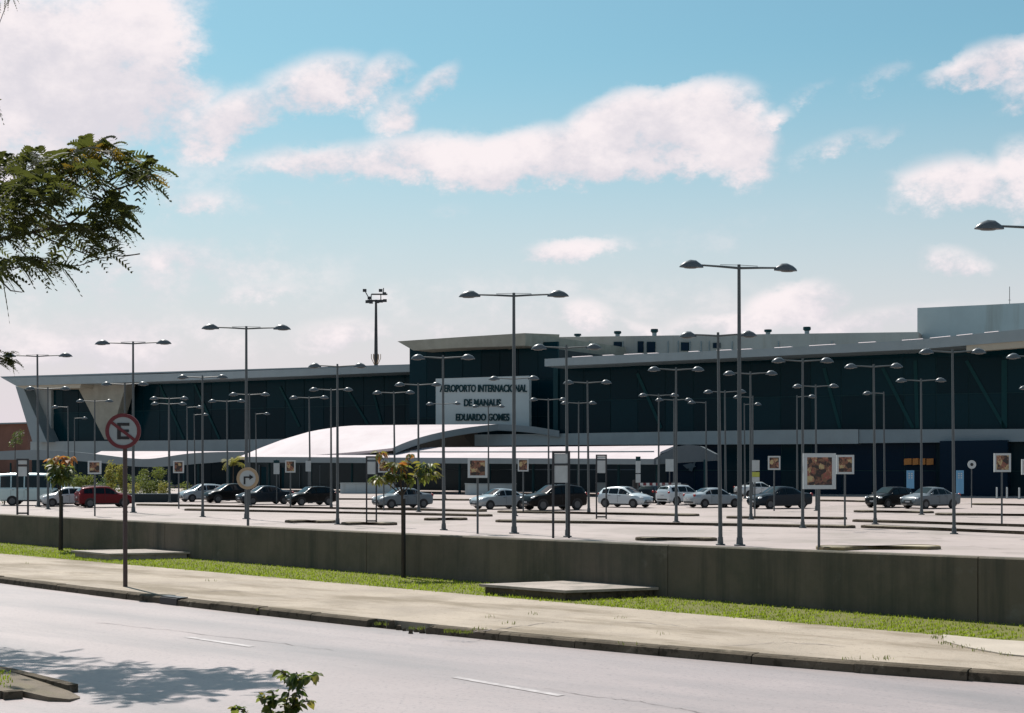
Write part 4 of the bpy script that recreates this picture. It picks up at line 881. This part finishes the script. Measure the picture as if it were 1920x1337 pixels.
    MB().box((xf - .05, 0, (f(xf, 1) + f(xf, 2)) / 2 + .03), (.10, .74, .14)).build('grille', 'trim_black', t); MB().box((xf - .03, 0, f(xf, 1) + .03), (.14, 1.0, .09)).build('bumper_intake', 'trim_black', t)
    MB().box((xf + .015, 0, f(xf, 1) + .12), (.02, .4, .1)).build('number_plate', 'plate', t); MB().box((xr - .012, 0, f(xr, 2) - .18), (.02, .4, .11)).build('number_plate', 'plate', t)
    MB().box((xr + .06, 0, f(xr, 1) + .01), (.14, 1.2, .12)).build('rear_bumper', 'trim_black', t)
    if kind == 'suv':
        for sg in (-1, 1): MB().tube([(-1.6, sg * .60, 1.63), (-1.3, sg * .61, 1.71), (.0, sg * .61, 1.73), (.2, sg * .60, 1.66)], .022, 5).build('roof_rail', 'trim_black', t)
    return t
CARS = [('van', 'paint_teal', 62, 951, 6, 1.0, 'pale minibus at the left edge behind the black portal sign', 'minibus'),
        ('hatch', 'paint_lightgrey', 116, 953, 212, .93, 'silver hatchback between the minibus and the red car', 'car'),
        ('suv', 'paint_red', 190, 955, 28, .90, 'dark red car parked next to the no-parking pole', 'car'),
        ('hatch', 'paint_silver', 375, 944, 214, .95, 'silver hatchback at the left end of the middle row, nose out', 'car'),
        ('hatch', 'paint_black', 425, 946, 213, 1.0, 'black hatchback just left of the round turn-right sign', 'car'),
        ('sedan', 'paint_charcoal', 493, 949, 212, .97, 'dark blue-grey saloon right of the round turn-right sign', 'car'),
        ('suv', 'paint_black', 580, 951, 215, .84, 'black compact car left of the lamps under the vault', 'car'),
        ('sedan', 'paint_grey', 753, 956, 212, .97, 'grey saloon behind the sapling trunk', 'car'),
        ('sedan', 'paint_silver', 937, 958, 213, .96, 'silver saloon crossed by the tall lamp at the name board', 'car'),
        ('suv', 'paint_black', 1038, 960, 211, 1.02, 'black car with sun glare on its windscreen, behind the largest portal sign', 'car'),
        ('hatch', 'paint_white', 1174, 955, -38, .98, 'white hatchback facing right, under the striped barrier', 'car'),
        ('hatch', 'paint_charcoal', 1229, 946, 60, .95, 'dark car half hidden between the white hatchback and the white estate', 'car'),
        ('suv', 'paint_white', 1280, 950, 36, .90, 'white estate car partly hidden behind the silver saloon', 'car'),
        ('sedan', 'paint_silver', 1340, 955, 26, .96, 'silver saloon facing right, left of the tallest lamp', 'car'),
        ('sedan', 'paint_white', 1422, 935, 20, .95, 'white car far back by the yellow and white notice', 'car'),
        ('sedan', 'paint_charcoal', 1465, 957, 206, 1.05, 'dark saloon between the tallest lamp and the largest picture sign', 'car'),
        ('hatch', 'paint_black', 1674, 955, 216, .97, 'black hatchback right of the largest picture sign', 'car'),
        ('sedan', 'paint_grey', 1750, 957, 212, 1.02, 'grey saloon with a bright glinting windscreen near the right edge', 'car')]
for kd, pt, x, y, hd, sc, lab, cat in CARS:
    make_car(kd, pt, lab, cat, G(x, y - 3, LOT) + Vector((0, .8, .004)), R(hd), sc)
# ------------------------------------------------------------------ plants
def leafmesh(L, Wd, fold=.25, droop=.3):
    st = [(0, .05), (.2, .6), (.45, 1), (.75, .75), (1, .02)]; m = MB(); rows = []
    for q, w in st:
        z = -droop * L * q * q; rows.append([(q * L, -w * Wd / 2, z + fold * w * Wd / 2), (q * L, 0, z), (q * L, w * Wd / 2, z + fold * w * Wd / 2)])
    return m.grid(rows).mesh('leaf')
def leaf_at(me, p, az_, pitch, roll, sc, parent, name='leaf'):
    o = link(name, me, None, parent); o.location = p; o.rotation_euler = (roll, -pitch, az_); o.scale = (sc,) * 3; return o
def sapling(px, base, label, stems, leaf_sets, trunk_r, trunk_pts, stake=True, Yb=None, z0=0.0):
    b = G(px, base, z0); s = b.y / F
    t = thing('sapling', b, label, 'sapling', 'young plants'); zz_ = lambda y: ZC + (HZ - y) * s - z0
    tr = MB(); tr.tube([((x - px) * s, 0, zz_(y)) for x, y in trunk_pts], trunk_r, 7); tr = tr.build('trunk', 'bark', t, 50)
    if stake: MB().tube([(.03, .03, -.05), (.03, .03, zz_(stake))], .03, 7).build('stake', 'stake', t)
    m = MB()
    for st in stems: m.tube([((x - px) * s, dy, zz_(y)) for x, y, dy in st], [.012, .009, .005][:len(st)] if len(st) <= 3 else .008, 5)
    m.build('branches', 'bark', t)
    cr = bpy.data.objects.new('crown', None); COL.objects.link(cr); cr.parent = t
    for x, y, r_px, n, L, mats_ in leaf_sets:
        mes = []
        for mm in mats_:
            me = leafmesh(L, L * .45, .3, .45); me.materials.append(MATS[mm]); mes.append(me)
        for k in range(int(n * 1.5)):
            a = rnd.uniform(0, 6.283); rr_ = r_px * s * rnd.random() ** .5; ph = rnd.uniform(-1, 1)
            p = Vector(((x - px) * s + rr_ * math.cos(a) * .8, rr_ * math.sin(a) * .9, zz_(y) + rr_ * ph * .45))
            leaf_at(rnd.choice(mes), p, a + rnd.uniform(-.6, .6), rnd.uniform(-.9, .35), rnd.uniform(-.7, .7), rnd.uniform(.7, 1.2), cr)
    return t
sapling(753, 1083, 'staked sapling with drooping olive leaves in front of the middle of the wall', [[(754, 925, 0), (745, 895, .05), (735, 868, .02)], [(754, 930, 0), (770, 905, -.05), (800, 882, 0)], [(754, 930, 0), (735, 900, 0), (712, 848, .05)], [(754, 925, 0), (762, 900, 0), (768, 856, 0)], [(754, 930, 0), (725, 905, 0), (712, 898, 0)]],
        [(712, 850, 8, 9, .13, ['leaf_olive', 'leaf_rust']), (768, 852, 5, 6, .11, ['leaf_rust', 'leaf_green']), (742, 872, 17, 30, .15, ['leaf_olive', 'leaf_green', 'leaf_rust']), (750, 892, 16, 28, .15, ['leaf_green', 'leaf_olive', 'leaf_dark']), (800, 874, 20, 26, .14, ['leaf_green', 'leaf_olive', 'leaf_dark']), (802, 888, 18, 22, .14, ['leaf_green', 'leaf_olive']), (715, 895, 18, 26, .14, ['leaf_dark', 'leaf_green', 'leaf_olive']), (780, 900, 12, 8, .12, ['leaf_green'])],
        [.028, .024, .018, .012], [(755, 1083), (755, 1000), (754, 930), (750, 890)], 935)
sapling(112, 1032, 'sapling with rust-orange top leaves in front of the left end of the wall', [[(113, 940, 0), (105, 900, .05), (98, 866, 0)], [(113, 940, 0), (120, 900, 0), (130, 865, 0)], [(113, 940, 0), (113, 900, 0), (113, 862, 0)]],
        [(98, 860, 8, 12, .15, ['leaf_rust', 'leaf_olive']), (113, 858, 10, 14, .15, ['leaf_rust', 'leaf_olive']), (130, 860, 9, 14, .16, ['leaf_rust', 'leaf_rust']), (113, 880, 24, 60, .17, ['leaf_dark', 'leaf_green']), (115, 896, 20, 44, .16, ['leaf_dark', 'leaf_green']), (102, 874, 14, 24, .15, ['leaf_green', 'leaf_olive'])],
        [.03, .026, .02, .014], [(112, 1032), (113, 980), (113, 930), (113, 885)], 930)
# bushy seedling at the bottom edge, close to the camera
b = P(520, 1420, 8.6); b.z = .01; s = 8.6 / F
t = thing('leafy_seedling', b, 'small leafy plant poking up at the bottom edge over the road', 'plant', 'young plants'); zz_ = lambda y: ZC + (HZ - y) * s - b.z
m = MB()
stems = [[(522, 1420), (545, 1340), (556, 1300), (562, 1275), (556, 1260)], [(518, 1420), (512, 1350), (505, 1318), (486, 1298)], [(515, 1420), (480, 1360), (458, 1332), (440, 1327)], [(520, 1420), (530, 1350), (540, 1310), (543, 1295)], [(562, 1278), (580, 1268), (600, 1264)], [(562, 1280), (540, 1268), (528, 1257)], [(506, 1322), (515, 1308), (512, 1295)], [(548, 1330), (565, 1318), (582, 1314)], [(520, 1420), (560, 1370), (575, 1340)]]
for st in stems: m.tube([((x - 520) * s, rnd.uniform(-.03, .03), zz_(y)) for x, y in st], .0035, 5)
m.build('stem', 'bark', t); cr = bpy.data.objects.new('foliage', None); COL.objects.link(cr); cr.parent = t
mes = []
for mm in ('leaf_dark', 'leaf_green', 'leaf_dark', 'leaf_green', 'leaf_olive'):
    me = leafmesh(.062, .042, .35, .4); me.materials.append(MATS[mm]); mes.append(me)
for st in stems:
    for (x0, y0), (x1, y1) in zip(st, st[1:]):
        L = math.hypot(x1 - x0, y1 - y0); n = max(4, int(L / 2.0))
        for k in range(n):
            q = rnd.random(); x, y = x0 + (x1 - x0) * q, y0 + (y1 - y0) * q
            if y > 1352: continue
            leaf_at(rnd.choice(mes), Vector(((x - 520) * s, rnd.uniform(-.03, .03), zz_(y))), rnd.uniform(0, 6.283), rnd.uniform(-.8, .7), rnd.uniform(-.8, .8), rnd.uniform(.6, 1.15), cr)
# shrubs and small palms along the left of the lot
def shrub(px, base, w, h, label, m_, n=520, leaf=.2, trunk=0.0, name='shrub', cat='shrub', Yx=0, palm=False):
    b = G(px, base, LOT); b.y += 0; s = b.y / F; t = thing(name, b, label, cat, 'shrubs beside the walkway'); m = MB()
    wm_, hm = w * s / 2, h * s; z0 = trunk * hm
    st = MB(); st.tube([(0, 0, 0), (.03, 0, max(z0, .25) + hm * .2)], [.06, .04], 6); st.build('trunk', 'bark', t)
    if palm:
        for k in range(34):
            a = rnd.uniform(0, 6.283); L = wm_ * rnd.uniform(.8, 1.2); up = rnd.uniform(.0, 1.1); c = Vector((0, 0, z0 + hm * .2)); prev = c
            for i in range(5):
                f0 = (i + 1) / 5; p = c + Vector((math.cos(a) * L * f0, math.sin(a) * L * f0, (up * f0 - 1.1 * f0 * f0) * L + hm * .25 * f0)); d = (p - prev); sd_ = Vector((-math.sin(a), math.cos(a), -.3)) * .09
                for sg in (-1, 1):
                    for j in range(2): q = prev + d * (j * .5); m.add([q, q + d * .4, q + d * .7 + sd_ * sg * 2.6 + Vector((0, 0, -.08))], [(0, 1, 2)])
                prev = p
    else:
        cl = [(rnd.uniform(-.75, .75), rnd.uniform(-.6, .6), rnd.uniform(.15, .95), rnd.uniform(.22, .42)) for _ in range(12)]
        for _ in range(n):
            cx_, cy_, cz_, cr_ = rnd.choice(cl); v = Vector((rnd.gauss(0, 1), rnd.gauss(0, 1), rnd.gauss(0, 1))).normalized() * cr_ * rnd.random() ** .35
            p = Vector(((cx_ + v.x) * wm_, (cy_ + v.y) * wm_, z0 + max(.02, cz_ + v.z * .7) * (hm - z0) * .92))
            d = Vector((rnd.gauss(0, 1), rnd.gauss(0, 1), rnd.gauss(0, .7))).normalized() * leaf * rnd.uniform(.6, 1.3); e = d.cross(Vector((rnd.gauss(0, 1), rnd.gauss(0, 1), rnd.gauss(0, 1)))).normalized() * leaf * .22
            m.add([p, p + d * .5 + e, p + d, p + d * .5 - e], [(0, 1, 2, 3)])
    m.build('crown', m_, t)
shrub(215, 935, 52, 66, 'yellow-green bushy shrub behind the no-parking pole', 'shrub_yellow', 2200, trunk=.1)
shrub(160, 934, 60, 46, 'olive shrub behind the red car', 'shrub_leaf', 1800)
shrub(275, 933, 74, 56, 'broad mixed green shrub right of the no-parking pole', 'shrub_leaf', 2600, trunk=.05)
shrub(308, 938, 30, 40, 'bright low shrub left of the middle parked cars', 'shrub_yellow', 420)
shrub(250, 926, 150, 40, 'dark dense hedge behind the yellow-green shrubs', 'leaf_dark', 3200)
shrub(130, 930, 70, 40, 'dark bush behind the minibus cab', 'leaf_dark', 1400)
shrub(352, 930, 40, 26, 'small low shrub behind the silver hatchback', 'shrub_leaf', 360)
shrub(250, 938, 24, 34, 'short yellowish shrub at the hedge end', 'shrub_yellow', 260)
shrub(437, 930, 46, 70, 'small yellow-green palm behind the turn-right sign', 'shrub_yellow', palm=True, trunk=.62, name='palm_tree', cat='palm')
shrub(28, 918, 34, 112, 'young tree with a round crown at the left edge', 'leaf_dark', 420, trunk=.72, name='young_tree', cat='tree')
shrub(8, 946, 34, 56, 'pale green shrub at the left frame edge', 'shrub_yellow', 400)
hd = thing('low_hedge_wall', G(286, 942, LOT), 'dark low planter wall right of the no-parking pole', 'wall', world=True)
MB().prism([G(238, 942, LOT), G(333, 942, LOT), G(333, 942, LOT) + Vector((0, 0, .62)), G(238, 942, LOT) + Vector((0, 0, .62))], (0, .5, 0)).build('wall', 'shade_wall', hd)
MB().prism([G(236, 942, LOT) + Vector((0, -.06, .62)), G(335, 942, LOT) + Vector((0, -.06, .62)), G(335, 942, LOT) + Vector((0, -.06, .70)), G(236, 942, LOT) + Vector((0, -.06, .70))], (0, .62, 0)).build('coping', 'canopy_under', hd)
# ------------------------------------------------------------------ overhanging tree, left
tr0 = tip + AX * 6.3; tr0.z = .0
tree = thing('feathery_tree', tr0, 'feathery-leaved tree whose branches reach into the frame from the left', 'tree', world=True)
D = lambda px, py, Y=16.2: P(px, py, Y)
top = tr0 + Vector((.15, .1, 2.9))
mt = MB(); mt.tube([tr0 + Vector((0, 0, -.1)), tr0 + Vector((.05, 0, .6)), tr0 + Vector((.12, .05, 1.8)), top], [.19, .15, .13, .12], 10); mt.build('trunk', 'bark', tree, 50)
limbs = [[top, D(-330, 520, 16.8), D(-120, 470, 16.4), D(40, 440), D(130, 420), D(190, 375), D(225, 330)],
         [top, D(-330, 440, 17.4), D(-150, 380, 16.9), D(0, 350, 16.5), D(90, 320, 16.4), D(190, 290, 16.4)], [D(130, 420), D(190, 430), D(230, 420)], [D(60, 436), D(130, 465), D(185, 485), D(262, 476)],
         [D(-120, 470, 16.4), D(-20, 505), D(40, 500), D(105, 492)], [D(200, 360), D(250, 345), D(285, 330)], [D(-150, 380, 16.9), D(-100, 250, 17.2), D(-40, 150, 17.6), D(15, 0, 17.7)],
         [top, D(-420, 300, 16.5), D(-350, 100, 16.2)], [top, D(-300, 640, 16.6), D(-120, 680, 16.5), D(-40, 680, 16.5), D(22, 676, 16.5)], [top, D(-420, 330, 18), D(-320, 160, 18.5)], [D(-20, 505), D(20, 545), D(42, 548)]]
ml = MB()
for L in limbs:
    n = len(L); big = L[0] is top; ml.tube(L, [(.055 if big else .009) * (1 - i / n) ** 2.2 + .0035 for i in range(n)], 6)
ml.build('limbs', 'bark', tree, 50)
def frond(m, p, d, L, pairs=8):
    d = d.normalized(); side = d.cross(Vector((0, 0, 1)));
    if side.length < .1: side = Vector((1, 0, 0))
    side.normalize(); up = side.cross(d); tw = rnd.uniform(-.9, .9); side, up = side * math.cos(tw) + up * math.sin(tw), up * math.cos(tw) - side * math.sin(tw)
    for i in range(pairs):
        q = (i + .6) / pairs; c = p + d * (L * q) - Vector((0, 0, 1)) * (L * .62 * q * q); ll = L * .30 * math.sin(math.pi * (.15 + .8 * q)) * rnd.uniform(.8, 1.1)
        for sg in (-1, 1):
            v = (side * sg + d * .55 - up * .12 + Vector((0, 0, -.25))).normalized() * ll; w = d * (L / pairs * .55)
            m.add([c - w * .5, c + v * .5 - w * .75, c + v, c + v * .5 + w * .75, c + w * .5], [(0, 1, 2, 3, 4)])
        w = d * .004
    m.add([p - up * .004, p + up * .004, p + d * L - Vector((0, 0, L * .62)) + up * .002], [(0, 1, 2)])
CLUMP = [(20, 315, 26), (55, 300, 22), (85, 305, 20), (20, 360, 28), (60, 350, 24), (95, 345, 22), (118, 318, 16), (140, 300, 18), (165, 285, 18), (190, 278, 18), (215, 285, 18), (235, 302, 16), (150, 325, 20), (175, 318, 16), (185, 342, 14), (130, 352, 18), (100, 378, 20), (60, 388, 26), (20, 400, 28), (60, 425, 22), (20, 440, 24), (100, 420, 16), (245, 330, 12), (268, 318, 14), (290, 318, 14), (283, 335, 14), (255, 345, 8), (200, 385, 16), (225, 390, 16), (245, 400, 12), (185, 410, 18), (160, 430, 16), (205, 418, 16), (225, 425, 12), (140, 440, 14), (180, 445, 14), (125, 448, 12), (205, 450, 10), (165, 455, 8), (30, 492, 16), (60, 492, 14), (90, 490, 14), (108, 500, 10), (8, 512, 12), (212, 478, 7), (180, 470, 6)]
cm, cg, tw_ = MB(), MB(), MB()
for x, y, r_ in CLUMP:
    gold = (x, y) in ((190, 278), (215, 285), (150, 325), (140, 300), (283, 335), (235, 302))
    yc = rnd.uniform(14.9, 16.7) if x < 130 else rnd.uniform(15.4, 16.6)
    cc = D(x - 7, y - 4, yc); lp = min((p for L in limbs for p in L), key=lambda p: (p - cc).length); mid = (lp + cc) / 2 + Vector((rnd.uniform(-.05, .05), 0, rnd.uniform(-.08, .02))); tw_.tube([lp, mid, cc], [.007, .005, .003], 4)
    for _ in range(int(r_ * r_ / 22) + 3):
        a = rnd.uniform(0, 6.283); q = rnd.random() ** .5 * r_ * .8; p = D(x - 7 + q * math.cos(a), y - 4 + q * math.sin(a) * .8, yc + rnd.gauss(0, .2))
        d = Vector((rnd.gauss(.25, .6), rnd.gauss(-.1, .6), rnd.gauss(.12, .35)))
        frond(cg if gold and rnd.random() < .45 else cm, p, d, rnd.uniform(.19, .33))
for _ in range(44): # small spray lower left, and the corner spray
    frond(cm, D(rnd.uniform(-15, 30), rnd.uniform(656, 686), 16.5), Vector((rnd.gauss(.2, .5), rnd.gauss(0, .5), rnd.gauss(.1, .4))), rnd.uniform(.09, .15), 6)
for _ in range(7): frond(cm, D(rnd.uniform(-10, 32), rnd.uniform(-14, -2), 17.7), Vector((rnd.gauss(.1, .4), 0, -.6)), rnd.uniform(.08, .13), 7)
for _ in range(420): # the rest of the crown outside the frame
    c = rnd.choice(((-260, 300, 17.4, 1.2), (-160, 360, 17.3, .9), (-340, 150, 16.8, 1.3), (-280, 520, 16.8, .9), (-120, 560, 16.4, .6), (-160, 150, 17.4, .8), (-120, 440, 16.9, .7)))
    p = D(*c[:3]) + Vector((rnd.gauss(0, .5), rnd.gauss(0, .6), rnd.gauss(0, .35))) * c[3]
    if 960 + p.x / p.y * F > -8: continue
    frond(cm, p, Vector((rnd.gauss(0, .7), rnd.gauss(0, .7), rnd.gauss(.1, .3))), rnd.uniform(.22, .36), 9)
tag(tw_.build('twigs', 'bark', tree), kind='stuff'); cro = cm.build('crown', 'leaf_tree', tree); cg.build('golden_foliage', 'leaf_tree_gold', tree)
